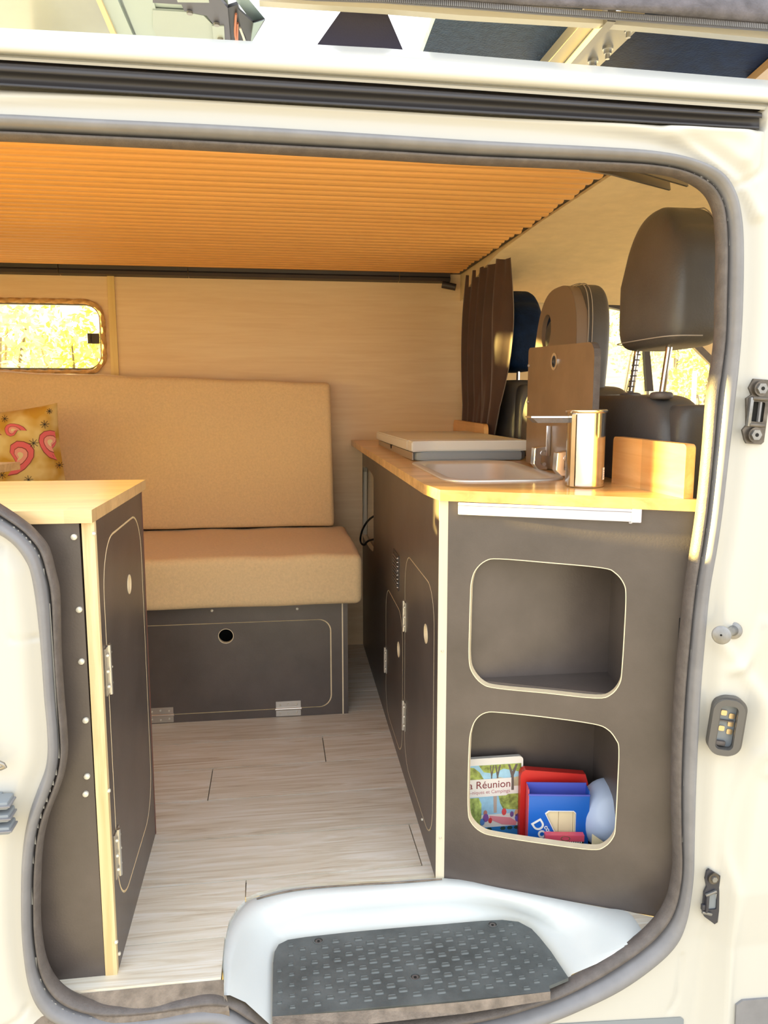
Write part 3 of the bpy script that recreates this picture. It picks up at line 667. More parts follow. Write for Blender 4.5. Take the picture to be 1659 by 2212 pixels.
def pil_xy(i, j):
    a = -1 + 2*i/nx; b = -1 + 2*j/nz_
    x = 0.2*a*(1 - 0.07*(1 - b*b) * (1 if abs(a) > 0 else 0)); z = 0.19*b*(1 - 0.09*(1 - a*a)); return x, z, a, b
fr = []; bk = []
for i in range(nx + 1):
    r1 = []; r2_ = []
    for j in range(nz_ + 1):
        x, z, a, b = pil_xy(i, j); d = 0.003 + 0.055*max(0, (1 - a**4)*(1 - b**4))**0.6
        r1.append(TR @ Vector((x, -d, z))); r2_.append(TR @ Vector((x, d, z)))
    fr.append(r1); bk.append(r2_)
bm = bmesh.new()
for G in (fr, bk):
    vs = [[bm.verts.new(p) for p in r] for r in G]
    for i in range(nx):
        for j in range(nz_): bm.faces.new([vs[i][j], vs[i+1][j], vs[i+1][j+1], vs[i][j+1]])
    if G is fr: va = vs
    else:
        for i in range(nx):
            bm.faces.new([va[i][0], va[i+1][0], vs[i+1][0], vs[i][0]]); bm.faces.new([va[i][nz_], va[i+1][nz_], vs[i+1][nz_], vs[i][nz_]])
        for j in range(nz_):
            bm.faces.new([va[0][j], va[0][j+1], vs[0][j+1], vs[0][j]]); bm.faces.new([va[nx][j], va[nx][j+1], vs[nx][j+1], vs[nx][j]])
frombm('pillow_cover', bm, pillow_mat(), pil, True)
def on_pillow(x, z, off=0.0006):
    a = max(-1, min(1, x/0.2)); b = max(-1, min(1, z/0.19)); d = 0.003 + 0.055*max(0, (1 - a**4)*(1 - b**4))**0.6
    return TR @ Vector((x, -d - off, z))
def printed(name, poly, m, off):
    cx_ = sum(p[0] for p in poly)/len(poly); cz_ = sum(p[1] for p in poly)/len(poly); n = len(poly); V = [on_pillow(cx_, cz_, off)]
    for k in (0.33, 0.66, 1.0):
        V += [on_pillow(cx_ + (x-cx_)*k, cz_ + (z-cz_)*k, off) for x, z in poly]
    Fc = [(0, 1 + i, 1 + (i+1) % n) for i in range(n)]
    for r_ in range(2): Fc += [(1 + r_*n + i, 1 + (r_+1)*n + i, 1 + (r_+1)*n + (i+1) % n, 1 + r_*n + (i+1) % n) for i in range(n)]
    return raw(name, V, Fc, m, pil)
M_pk1 = mat('print_pink', (0.80, 0.16, 0.20), 0.85); M_pk2 = mat('print_light_pink', (0.85, 0.38, 0.34), 0.85); M_pkd = mat('print_brown', (0.30, 0.07, 0.06), 0.85)
def paisley(cx_, cz_, s, rot, flip=1):
    base = [(0, 1.0), (0.35, 0.95), (0.62, 0.7), (0.7, 0.3), (0.6, -0.1), (0.42, -0.5), (0.1, -0.9), (-0.35, -1.15), (-0.1, -0.75), (0.0, -0.4), (-0.25, -0.1), (-0.55, 0.2), (-0.6, 0.6), (-0.35, 0.92)]
    c, s_ = math.cos(rot), math.sin(rot)
    for k, (sc, m, off) in enumerate(((1.06, M_pkd, 0.0006), (1.0, M_pk1, 0.0009), (0.62, M_pkd, 0.0012), (0.56, M_pk2, 0.0015), (0.25, M_cream, 0.0018))):
        pts = [(cx_ + s*(flip*x*sc*c - (z*sc + 0.18*(1-sc))*s_), cz_ + s*(flip*x*sc*s_ + (z*sc + 0.18*(1-sc))*c)) for x, z in base]
        printed('paisley_print', [(max(-0.187, min(0.187, a_)), max(-0.172, min(0.172, b_))) for a_, b_ in pts], m, off)
for a in ((0.015, 0.115, 0.026, 1.9, 1), (0.085, 0.128, 0.026, 1.7, 1), (0.085, 0.045, 0.050, -0.4, 1), (0.172, 0.075, 0.040, -0.1, -1), (0.005, 0.045, 0.034, 0.6, 1), (-0.08, 0.06, 0.05, 0.3, 1), (0.12, -0.08, 0.045, 2.6, 1), (-0.08, -0.08, 0.06, 0.2, 1)): paisley(*a)
def star(x, z, r):
    V = []; Fc = []
    for k in range(4):
        a = PI*k/4; dx, dz = math.cos(a), math.sin(a); w = 0.0007
        q = [(x + dx*r - dz*w, z + dz*r + dx*w), (x + dx*r + dz*w, z + dz*r - dx*w), (x - dx*r + dz*w, z - dz*r - dx*w), (x - dx*r - dz*w, z - dz*r + dx*w)]
        b = len(V); V += [on_pillow(a_, b_, 0.0012) for a_, b_ in q]; Fc.append((b, b+1, b+2, b+3))
    raw('starburst_print', V, Fc, M_line, pil)
for a in ((0.165, 0.135, 0.012), (0.13, 0.085, 0.014), (0.02, 0.085, 0.012), (0.06, 0.16, 0.01), (0.185, 0.01, 0.01), (0.03, 0.0, 0.012), (0.10, -0.02, 0.013), (-0.07, 0.14, 0.012), (0.18, 0.17, 0.008)): star(*a)
settle(pil, (PC.x, PC.y, 0.49))

# ================================================================ RIGHT CABINET
A3 = np.array([.289, 1.361, 0]); D3 = np.array([.028, 1.479, 0]); D3 /= np.linalg.norm(D3)
NL = np.array([-D3[1], D3[0], 0])            # outward normal (-x)
RF = frame(A3, -D3, (0, 0, 1))               # u runs towards the camera; n = -x side
def rl(u, v):
    q = apl(u, v, A3, NL); return (float((q - A3).dot(-D3)), float(q[2]))
def z1(a, b): return (760 + a/2.404, 980 + b/2.404)
kit = thing('kitchen_unit', 'dark plywood kitchen unit under the right worktop with two doors and two open niches', 'cabinet')
ZT = 0.727
cutout = smoothpoly([rl(*z1(*p)) for p in [(68, 66), (55, 95), (53, 250), (54, 400), (68, 450), (103, 503), (113, 480), (113, 300), (113, 160), (110, 115), (88, 84)]], 3)
dA = [(-0.412, 0.05), (-0.030, 0.05), (-0.030, 0.56), (-0.412, 0.56)]
doorA = rrect(-0.412, 0.045, -0.036, 0.556, 0.075, 10); doorAi = rrect(-0.4095, 0.0475, -0.0385, 0.5535, 0.073, 10)
doorB = rrect(-0.775, 0.03, -0.446, 0.392, 0.07, 10); doorBi = rrect(-0.7725, 0.0325, -0.4485, 0.3895, 0.068, 10)
left_panel = plate('side_panel', [(-1.479, 0.0), (-0.0, 0.0), (-0.0, ZT), (-1.479, ZT + 0.012)], [doorA, doorB, cutout], 0.016, RF, M_black, kit, M_greypost)
for dd, di, hole in ((doorA, doorAi, (920, 1369)), (doorB, doorBi, (861, 1403))):
    big = [((x - sum(p[0] for p in dd)/len(dd))*1.05 + sum(p[0] for p in dd)/len(dd), (z - sum(p[1] for p in dd)/len(dd))*1.04 + sum(p[1] for p in dd)/len(dd)) for x, z in dd]
    sml = [((x - sum(p[0] for p in dd)/len(dd))*0.92 + sum(p[0] for p in dd)/len(dd), (z - sum(p[1] for p in dd)/len(dd))*0.94 + sum(p[1] for p in dd)/len(dd)) for x, z in dd]
    plate('edge_backing', big, [sml], 0.003, RF @ Matrix.Translation((0, 0, -0.0022)), M_plycream, kit)
    h = rl(*hole)
    d_ = plate('door', di, [circ(h[0], h[1], 0.0185, 24)], 0.016, RF, M_black, kit, M_plycream)
    plate('finger_hole_rim', circ(h[0], h[1], 0.0195, 24), [circ(h[0], h[1], 0.0172, 24)], 0.0022, RF @ Matrix.Translation((0, 0, 0.001)), M_plycream, d_)
    plate('finger_hole_back', circ(h[0], h[1], 0.019, 24), [], 0.002, RF @ Matrix.Translation((0, 0, -0.010)), M_plycream, d_)
for u, v in ((876, 1333), (874, 1545)):
    p = rl(u, v); M = RF @ frame((-0.411, p[1], 0), (0, 1, 0), (-1, 0, 0)); butt_hinge(kit, M, 0.07, 0.034)
p = rl(831, 1418); butt_hinge(kit, RF @ frame((-0.774, p[1], 0), (0, 1, 0), (-1, 0, 0)), 0.07, 0.034)
# vent grille with round punched rows
vg = plate('vent_grille', rrect(-0.612, 0.437, -0.508, 0.527, 0.004, 3), [], 0.002, RF @ Matrix.Translation((0, 0, 0.002)), M_trimd, kit)
for k in range(9):
    bm = bmesh.new(); zz = 0.449 + k*0.0083
    addbox(bm, (-0.600, zz - 0.0022, 0.002), (-0.520, zz + 0.0022, 0.0048)); bmesh.ops.transform(bm, matrix=RF, verts=bm.verts); frombm('vent_rib', bm, M_rubberd, vg)
for k in range(8): screw(vg, RF @ Vector((-0.515, 0.446 + k*0.0105, 0.002)), NL, 0.0016, M_zinc, 'vent_rivet')
for u, v in ((913, 1770),): q = apl(u, v, A3, NL); screw(kit, q, NL, 0.003)
# interior seen through the cutout
bx0 = RF @ Vector((-1.15, 0.40, -0.10)); 
plate('inner_wall', [(-1.479, 0.36), (-1.02, 0.36), (-1.02, 0.71), (-1.479, 0.71)], [], 0.006, RF @ Matrix.Translation((0, 0, -0.22)), mat('inner_grey', (0.42, 0.42, 0.40), 0.6), kit)
# angled front panel
B3 = np.array([.3045, 1.3595, 0]); E3 = np.array([.66, 1.19, 0]) - np.array([.305, 1.355, 0]); E3 /= np.linalg.norm(E3)
FP = frame(B3, E3, (0, 0, 1)); NF = np.array([E3[1], -E3[0], 0])
def fpt(u, v): q = apl(u, v, B3, NF); return (float((q - B3).dot(E3)), float(q[2]))
up = smoothpoly([fpt(*p) for p in [(1017, 1290), (1015, 1360), (1014, 1420), (1020, 1450), (1042, 1476), (1075, 1486), (1180, 1496), (1285, 1507), (1318, 1500), (1338, 1475), (1343, 1440), (1348, 1360), (1351, 1290), (1347, 1262), (1328, 1238), (1298, 1227), (1180, 1216), (1080, 1208), (1050, 1212), (1028, 1232), (1019, 1258)]], 4)
lo_ = smoothpoly([fpt(*p) for p in [(1014, 1620), (1012, 1690), (1012, 1750), (1018, 1775), (1040, 1796), (1075, 1806), (1180, 1822), (1275, 1834), (1305, 1828), (1325, 1805), (1329, 1775), (1333, 1700), (1336, 1620), (1330, 1598), (1312, 1576), (1280, 1564), (1180, 1550), (1085, 1540), (1050, 1540), (1028, 1556), (1017, 1585)]], 4)
front = plate('front_panel', [(0.0, 0.0), (0.44, 0.0), (0.44, ZT), (0.0, ZT)], [up, lo_], 0.016, FP, M_black, kit, M_plycream)
for pl_ in (up, lo_):       # thin raw plywood lip round each opening
    c = np.mean(np.array(pl_), axis=0); inn = [tuple(np.array(p) + (np.array(p) - c)/np.linalg.norm(np.array(p) - c)*0.0016) for p in pl_]
    plate('opening_lip', inn, [[tuple(np.array(p)*1.0) for p in pl_]], 0.0010, FP @ Matrix.Translation((0, 0, 0.0007)), M_plycream, kit)
# corner end strip of the side panel
es = box('end_strip', (-0.0005, 0.0, -0.0165), (0.0015, ZT, 0.0), M_greypost, kit, M=RF); es['label'] = 'pale plywood end edge at the corner of the kitchen unit'
for z in (0.45, 0.085): screw(kit, RF @ Vector((0.001, z, -0.008)), (D3*-1), 0.0025)
# upper triangular niche, lower deeper niche
YN = 1.362
plate('niche_back', [(0.335, 0.385), (0.632, 0.385), (0.632, 0.72), (0.335, 0.72)], [], 0.006, frame((0, YN, 0), (1, 0, 0), (0, 0, 1)), M_black, kit)
def flat(name, pts, z, th=0.012):
    V = [(p[0], p[1], z) for p in pts]; n = len(V)
    raw(name, V + [(p[0], p[1], z - th) for p in pts], [tuple(range(n)), tuple(range(2*n-1, n-1, -1))] + [(i, n + i, n + (i+1) % n, (i+1) % n) for i in range(n)], M_black, kit)
pb = lambda s_: tuple(FP @ Vector((s_, 0, -0.0165)))
flat('niche_shelf', [pb(0.055), pb(0.33), (0.625, YN), (0.365, YN)], 0.394)
flat('niche_top', [pb(0.055), pb(0.33), (0.625, YN), (0.365, YN)], 0.712)
raw('niche_side', [FP @ Vector((0.316, 0.385, -0.0165)), (0.617, YN, 0.385), (0.617, YN, 0.72), FP @ Vector((0.316, 0.72, -0.0165))], [(0, 1, 2, 3)], M_black, kit)
YM = 1.44
plate('lower_niche_back', [(0.31, 0.03), (0.66, 0.03), (0.66, 0.385), (0.31, 0.385)], [], 0.006, frame((0, YM, 0), (1, 0, 0), (0, 0, 1)), M_black, kit)
flat('lower_niche_floor', [pb(0.03), pb(0.345), (0.63, YM), (0.312, YM)], 0.040)
raw('lower_niche_side', [(0.63, YM, 0.03), FP @ Vector((0.335, 0.03, -0.0165)), FP @ Vector((0.335, 0.385, -0.0165)), (0.63, YM, 0.385)], [(0, 1, 2, 3)], M_black, kit)
raw('lower_niche_left', [(0.309, YM, 0.03), (0.309, 1.376, 0.03), (0.309, 1.376, 0.385), (0.309, YM, 0.385)], [(0, 1, 2, 3)], M_black, kit)
box('back_panel', (0.655, 1.21, 0.0), (0.668, YW - 0.03, ZT - 0.002), M_black, kit)
p = apl(1470, 1358, B3, NF); box('catch', (-0.003, -0.018, 0), (0.003, 0.018, 0.006), M_hole, kit, M=frame(p, E3, (0, 0, 1)))
settle(kit, (0.48, 2.0, 0.0))

# ---- worktop with the sink opening
c_back = az(757, 949, 0.757)
wpoly = [(0.276, YW - 0.006), (0.277, 1.445), (0.2885, 1.352), (0.66 + 0.035, 1.163), (0.668, 1.2), (0.668, YW - 0.006)]
sk = [tuple(az(u, v, 0.750)[:2]) for u, v in [(893, 1005), (950, 1045), (1225, 1045), (1148, 1005)]]
sx0, sx1, sy0, sy1 = 0.325, 0.575, 1.462, 1.90
def tilt(o):
    me = o.data
    for v in me.vertices: v.co.z += 0.012*(v.co.y - 1.36)
wt = plate('worktop', wpoly, [rrect(sx0 + 0.012, sy0 + 0.012, sx1 - 0.012, sy1 - 0.012, 0.05)], 0.0195, Matrix.Translation((0, 0, ZT + 0.0195)), M_oak, None, M_oak)
tag(wt, 'honey oak worktop with a clipped corner on the right kitchen unit', 'worktop')
ZW = ZT + 0.0195
tilt(wt)
# sink: rim, bowl
rimo = rrect(sx0, sy0, sx1, sy1, 0.06); rimi = rrect(sx0 + .016, sy0 + .016, sx1 - .016, sy1 - .016, 0.05)
mk = lambda poly, z: [(x, y, z + 0.012*(y - 1.36)) for x, y in poly]
b1 = rrect(sx0 + .024, sy0 + .024, sx1 - .024, sy1 - .024, 0.045); b2 = rrect(sx0 + .03, sy0 + .03, sx1 - .03, sy1 - .03, 0.045); b3 = rrect(sx0 + .06, sy0 + .06, sx1 - .06, sy1 - .06, 0.03)
rows = [mk(rimo, ZW + .0002), mk(rimo, ZW + .0025), mk([((x*0.985 + 0.015*.45), (y*.985 + .015*1.68)) for x, y in rimo], ZW + .004), mk(rimi, ZW + .0035), mk(b1, ZW - .004), mk(b2, ZW - .10), mk(b3, ZW - .115)]
rows = [r + [r[0]] for r in rows]
snk = thing('sink', 'stainless steel sink bowl set into the right worktop', 'sink')
grid('bowl', rows, M_sink, snk); raw('bowl_bottom', mk(b3, ZW - .115), [tuple(range(len(b3)))], M_sink, snk)
cyl('drain', (0.45, 1.68, ZW - .112), (0.45, 1.68, ZW - .108), 0.028, M_chrome, snk)
settle(snk, (0.45, 1.68, ZW - 0.1))

# ================================================================ THINGS ON AND AROUND THE RIGHT WORKTOP
def zt(y): return ZW + 0.012*(y - 1.36)
TW = Matrix(((1, 0, 0, 0), (0, 1, 0, 0), (0, 0.012, 1, 0), (0, 0, 0, 1)))
# cool box lid unit
cool = thing('cool_box', 'built-in cool box with flat cream lid behind the sink', 'cool box')
yb0, yb1 = 1.925, 2.58; zb = zt(yb0)
body_o = [(0.345, yb1), (0.345, yb0 + 0.03), (0.352, yb0 + 0.012), (0.37, yb0), (0.62, yb0), (0.635, yb0 + 0.02), (0.635, yb1)]
b = plate('body', body_o, [], 0.022, Matrix.Translation((0, 0, zb + 0.0235)), M_gplast, cool)
box('side_band', (0.3425, yb0 + 0.02, zb + 0.002), (0.346, yb1, zb + 0.021), M_lid2, cool)
cyl('latch_recess', (0.3415, 2.30, zb + 0.024), (0.35, 2.30, zb + 0.024), 0.014, M_hole, cool, 16)
lid_o = [(0.336, yb1 + 0.01), (0.336, yb0 + 0.06), (0.643, yb0 + 0.06), (0.643, yb1 + 0.01)]
lid_f = [(0.336, yb0 + 0.057), (0.336, yb0 - 0.012), (0.350, yb0 - 0.006), (0.372, yb0 + 0.004), (0.40, yb0 + 0.008), (0.643, yb0 + 0.008), (0.643, yb0 + 0.057)]
l1 = plate('lid', lid_o, [], 0.026, Matrix.Translation((0, 0, zb + 0.050)), M_lidw, cool)
l2 = plate('lid_front', lid_f, [], 0.026, Matrix.Translation((0, 0, zb + 0.050)), M_lidw, cool)
for o in (b, l1, l2):
    bm = bmesh.new(); bm.from_mesh(o.data); bmesh.ops.remove_doubles(bm, verts=bm.verts, dist=1e-5)
    bmesh.ops.bevel(bm, geom=[e for e in bm.edges if len(e.link_faces) == 2 and e.calc_face_angle(0) > 1.0], offset=0.003, segments=2, affect='EDGES')
    bm.to_mesh(o.data); bm.free(); auto_smooth(o, 35)
settle(cool, (0.49, 2.25, zb))
# flip-up dark board with its finger ring
fb = thing('sink_cover', 'dark plywood cover board standing upright on the far edge of the sink', 'board')
xb = 0.602
FBM = frame((xb, 0, 0), (0, -1, 0), (0, 0, 1))       # n = -x
fo = [(-1.835, zt(1.8) + 0.004), (-1.442, zt(1.44) + 0.004), (-1.442, 0.985), (-1.446, 1.000), (-1.456, 1.010), (-1.470, 1.0135), (-1.825, 1.026), (-1.833, 1.022), (-1.835, 1.015)]
rg = ax(1199, 781, xb); 
plate('board', fo, [circ(-rg[1], rg[2], 0.0135, 24)], 0.013, FBM, mat('ceiling_tinted_film_plywood', (0.25, 0.16, 0.09), 0.33, noise=0.2, nscale=(9, 9, 9)), fb, M_rubberd)  # brown base stands in for the orange ceiling reflected in black film
plate('chrome_ring', circ(-rg[1], rg[2], 0.0185, 28), [circ(-rg[1], rg[2], 0.0125, 28)], 0.005, FBM @ Matrix.Translation((0, 0, 0.003)), M_chrome, fb)
for z in (0.985, 0.90): screw(fb, (xb, 1.828, z), (-1, 0, 0), 0.004, M_zinc)
for k, yy in enumerate((1.675, 1.535)):
    z0 = zt(yy) + 0.004
    h = box('hinge', (xb - 0.0045, yy - 0.009, z0 + 0.030), (xb - 0.001, yy + 0.009, z0 + 0.092), M_chrome, fb, bev=0.001)
    box('hinge_flange', (xb - 0.011, yy - 0.012, z0 + 0.028), (xb - 0.001, yy - 0.0085, z0 + 0.094), M_chrome, h, bev=0.0008)
    box('hinge_slot', (xb - 0.0052, yy - 0.002, z0 + 0.066), (xb - 0.0044, yy + 0.0025, z0 + 0.080), M_hole, h)
    bm = bmesh.new(); pr = [(-0.036, 0.046), (-0.012, 0.050), (-0.010, 0.040), (-0.020, 0.034), (-0.021, 0.012), (-0.006, 0.004), (-0.006, -0.002), (-0.028, -0.002), (-0.038, 0.010)]
    va = [bm.verts.new((xb + a, yy - 0.012, z0 + c)) for a, c in pr]; vb_ = [bm.verts.new((xb + a, yy + 0.012, z0 + c)) for a, c in pr]; n = len(pr)
    bm.faces.new(va); bm.faces.new(list(reversed(vb_)))
    for i in range(n): bm.faces.new([va[i], vb_[i], vb_[(i+1) % n], va[(i+1) % n]])
    bmesh.ops.recalc_face_normals(bm, faces=bm.faces); bmesh.ops.bevel(bm, geom=list(bm.edges), offset=0.0012, segments=1, affect='EDGES')
    frombm('hinge_arm', bm, M_chrome, h)
    cyl('hinge_pin', (xb - 0.018, yy - 0.014, z0 + 0.034), (xb - 0.018, yy + 0.014, z0 + 0.034), 0.0055, M_chrome, h, 12)
    cyl('hinge_pin', (xb - 0.014, yy - 0.013, z0 + 0.010), (xb - 0.014, yy + 0.013, z0 + 0.010), 0.004, M_zinc, h, 12)
settle(fb, (xb, 1.64, ZW))
# steel canister with lip and side spout
cn = thing('steel_canister', 'tall polished steel cylinder with a flat side spout beside the sink', 'canister')
cc = (0.562, 1.372); r0 = 0.0345; zc0 = zt(1.37); zc1 = 0.882
bm = bmesh.new(); tube(None, [(cc[0], cc[1], zc0), (cc[0], cc[1], zc0 + 0.002), (cc[0], cc[1], zc0 + 0.004), (cc[0], cc[1], zc1 - 0.004), (cc[0], cc[1], zc1)], [r0 - .002, r0, r0, r0, r0], None, n=48, bm=bm)
auto_smooth(frombm('cylinder', bm, M_steel, cn), 50)
bm = bmesh.new(); tube(None, [(cc[0], cc[1], zc1 - 0.002), (cc[0], cc[1], zc1), (cc[0], cc[1], zc1 + 0.003), (cc[0], cc[1], zc1 + 0.0042)], [r0 + .001, r0 + .003, r0 + .003, r0 + .001], None, n=48, bm=bm)
auto_smooth(frombm('lid', bm, M_chrome, cn), 50)
ov = raw('side_glint', [(cc[0] - r0*.93 - .001, cc[1] - r0*.42, zc0 + .002), (cc[0] - r0*.80 - .001, cc[1] - r0*.66, zc0 + .002), (cc[0] - r0*.80 - .001, cc[1] - r0*.66, zc1 - .004), (cc[0] - r0*.93 - .001, cc[1] - r0*.42, zc1 - .004)], [(0, 1, 2, 3)], M_brass, cn)  # brass strip painted in as the bright reflection on the left side
sp_ = [(0.0, 0.0), (-0.074, 0.003), (-0.080, 0.006), (-0.078, 0.009), (-0.072, 0.0085), (0, 0.0075)]
zs = 0.8655
bm = bmesh.new(); addbox(bm, (cc[0] - 0.105, cc[1] - 0.004, zs + 0.006), (cc[0] - r0 + 0.002, cc[1] + 0.03, zs + 0.009)); frombm('spout_top', bm, M_chrome, cn)
bm = bmesh.new(); P4 = [(-0.102, 0.006), (-0.092, -0.003), (-r0 + 0.002, -0.003), (-r0 + 0.002, 0.006)]
va = [bm.verts.new((cc[0] + a, cc[1] - 0.002, zs + c)) for a, c in P4]; vb_ = [bm.verts.new((cc[0] + a, cc[1] + 0.028, zs + c)) for a, c in P4]
bm.faces.new(va); bm.faces.new(list(reversed(vb_)))
for i in range(4): bm.faces.new([va[i], vb_[i], vb_[(i+1) % 4], va[(i+1) % 4]])
frombm('spout', bm, M_rubberd, cn)
V = []; 
for z in (zc0 + 0.014, zc0 + 0.036):
    for k in range(5):
        a = math.radians(-48 + 26*k/4 - 0); V.append((cc[0] + (r0 + .0006)*math.cos(a), cc[1] + (r0 + .0006)*math.sin(a), z))
raw('sticker', V, [(i, i+1, 6+i, 5+i) for i in range(4)], M_paper, cn)
for k in range(4):
    raw('sticker_line', [((cc[0] + (r0 + .0009)*math.cos(math.radians(a))), cc[1] + (r0 + .0009)*math.sin(math.radians(a)), zc0 + z + 0.014) for a, z in ((-44, .004*k + .004), (-28, .004*k + .004), (-28, .004*k + .0052), (-44, .004*k + .0052))], [(0, 1, 2, 3)], M_rubber, cn)
settle(cn, (cc[0], cc[1], zc0))
# edge boards of beech
def edge_board(name, a, b, h, th, label, r=0.008):
    a = Vector(a); b = Vector(b); d = (b - a).normalized(); L = (b - a).length
    M = frame(a, d, (0, 0, 1)); 
    poly = [(0, 0), (L, 0), (L, h - r)] + [(L - r + r*math.sin(t), h - r + r*math.cos(t)) for t in [PI/2*(1 - k/5) for k in range(1, 6)]] + [(r - r*math.sin(t), h - r + r*math.cos(t)) for t in [PI/2*k/5 for k in range(0, 6)]] 
    o = plate(name, poly, [], th, M, M_board); tag(o, label, 'board'); return o
# n of the frame is d x z; run so that the visible (-x) face is the front
eb = edge_board('edge_board', (0.6385, 1.425, zt(1.42)), (0.6545, 1.185, zt(1.2)), 0.088, 0.017, 'upright beech edge board with sunlit end beside the steel canister')
eb2 = edge_board('edge_board', (0.650, 2.825, zt(2.8)), (0.650, 2.40, zt(2.42)), 0.072, 0.014, 'low beech edge board behind the cream lid, under the curtain', r=0.02)
# LED bar under the worktop
led = thing('light_bar', 'white plastic light bar fixed under the right worktop edge', 'light')
bxp = box('diffuser', (0.021, 0.7035, 0.0004), (0.312, 0.7255, 0.013), M_led, led, M=FP, bev=0.0015)
box('groove', (0.021, 0.7195, 0.0125), (0.312, 0.7205, 0.0134), M_zip, led, M=FP)
box('end_cap', (0.312, 0.7025, 0.0004), (0.328, 0.7260, 0.0138), mat('lilac_plastic', (0.66, 0.63, 0.78), 0.4), led, M=FP, bev=0.0015)
cyl('switch', FP @ Vector((0.311, 0.7025, 0.007)), FP @ Vector((0.311, 0.7005, 0.007)), 0.003, M_led, led, 10)
settle(led, tuple(FP @ Vector((0.17, 0.7035, 0.006))))
# black cable hanging in the cut-out
cb = [RF @ Vector((rl(u, v)[0], rl(u, v)[1], n)) for (u, v), n in (((808, 1105), -0.03), ((800, 1120), 0.0), ((791, 1140), 0.010), ((786, 1160), 0.012), ((787, 1172), 0.012), ((793, 1177), 0.010), ((800, 1168), 0.006), ((807, 1163), -0.02))]
cbo = tube('power_cable', smoothpoly(cb, 5, False), 0.0035, M_hole, None, 8); tag(cbo, 'black cable looped over the sill of the side cut-out', 'cable')

# ---- lower niche: guide book, red wallet, blue wallet, pink card, bowl
NZ = 0.0401
def put(root, M):
    root.matrix_world = M
bk = thing('guide_book', 'guide book with white title band and picnic photos, left in the lower niche', 'book')
BM_ = frame((0.345, 1.412, NZ + 0.001), (1, 0.0, 0), (0, 0.03, 1))
bw, bh = 0.130, 0.168
plate('cover', rrect(0, 0, bw, bh, 0.008, 5), [], 0.010, BM_, M_paper, bk)
def prt(name, poly, m, off, M=None, par=None, th=0.0003): return plate(name, poly, [], th, (M or BM_) @ Matrix.Translation((0, 0, off)), m, par or bk)
Mtree = mat('print_foliage', (0.34, 0.42, 0.10), 0.5, noise=0.7, nscale=(70, 70, 70)); Msky = mat('print_sky', (0.35, 0.62, 0.80), 0.5, noise=0.2, nscale=(30, 30, 30)); Mtr = mat('print_trunk', (0.14, 0.12, 0.11), 0.6)
Mblu = mat('print_deep_blue', (0.03, 0.22, 0.55), 0.5); Mpal = mat('print_palm', (0.36, 0.46, 0.12), 0.5, noise=0.8, nscale=(90, 90, 40)); Mgr = mat('print_ground', (0.55, 0.50, 0.34), 0.5, noise=0.3, nscale=(60, 60, 60)); Mdk = mat('print_leaf_dark', (0.02, 0.07, 0.06), 0.6); Msand = mat('print_sand', (0.8, 0.78, 0.72), 0.5)
prt('cover_photo', [(0, 0.108), (bw - .004, 0.108), (bw - .004, 0.154), (0, 0.154)], Msky, 0.0003)
prt('cover_photo', [(0, 0.118), (0.045, 0.118), (0.05, 0.126), (0.042, 0.140), (0.03, 0.150), (0, 0.154)], Mtree, 0.0006)
prt('cover_photo', [(0.05, 0.140), (0.07, 0.136), (0.09, 0.145), (0.126, 0.136), (0.126, 0.154), (0.04, 0.154)], Mtree, 0.0006)
prt('cover_photo', [(0.075, 0.108), (0.126, 0.108), (0.126, 0.128), (0.10, 0.124), (0.08, 0.128)], Mgr, 0.0006)
for x, w in ((0.108, 0.007), (0.078, 0.004), (0.066, 0.003)):
    prt('cover_photo', [(x - w/2, 0.10), (x + w/2, 0.10), (x + w*.4, 0.13), (x + w*1.6, 0.153), (x + w*.9, 0.153), (x, 0.138), (x - w*.7, 0.153), (x - w*1.3, 0.153), (x - w*.4, 0.130)], Mtr, 0.0009)
prt('cover_photo', [(0, 0.018), (bw - .004, 0.018), (bw - .004, 0.090), (0, 0.090)], Msand, 0.0003)
prt('cover_photo', [(0, 0.052), (bw - .004, 0.052), (bw - .004, 0.090), (0, 0.090)], Msky, 0.0005)
prt('cover_photo', [(0, 0.0), (0.046, 0.0), (0.046, 0.075), (0.040, 0.088), (0, 0.088)], Mpal, 0.0007)
prt('cover_photo', [(0.09, 0.062), (bw - .004, 0.058), (bw - .004, 0.092), (0.08, 0.092), (0.084, 0.074)], Mtree, 0.0007)
prt('cover_photo', [(0.071, 0.055), (0.077, 0.055), (0.077, 0.090), (0.070, 0.090)], mat('print_trunk_pale', (0.45, 0.36, 0.30), 0.6), 0.0009)
prt('cover_photo', [(0.062, 0.050), (0.105, 0.043), (0.118, 0.034), (0.116, 0.026), (0.088, 0.030), (0.064, 0.042)], mat('print_cloth_pink', (0.80, 0.28, 0.32), 0.6), 0.0010)
for x, z, r_, c in ((0.054, 0.056, 0.004, (0.5, 0.2, 0.16)), (0.055, 0.046, 0.006, (0.25, 0.1, 0.35)), (0.064, 0.040, 0.004, (0.7, 0.05, 0.05)), (0.092, 0.056, 0.005, (0.75, 0.08, 0.08)), (0.118, 0.052, 0.005, (0.7, 0.4, 0.2)), (0.120, 0.042, 0.006, (0.15, 0.12, 0.5)), (0.108, 0.050, 0.004, (0.2, 0.1, 0.3)), (0.048, 0.038, 0.005, (0.1, 0.25, 0.6))):
    prt('cover_photo', circ(x, z, r_, 8, r_*1.5), mat('print_dot_%d' % int(x*1000 + z*7000), c, 0.6), 0.0012)
prt('cover_photo', [(0.046, 0.0), (bw - .004, 0.0), (bw - .004, 0.026), (0.046, 0.026)], Mblu, 0.0011)
for x in (0.05, 0.062, 0.09, 0.104, 0.118): prt('cover_photo', circ(x, 0.022, 0.006, 6, 0.004), Mdk, 0.0013)
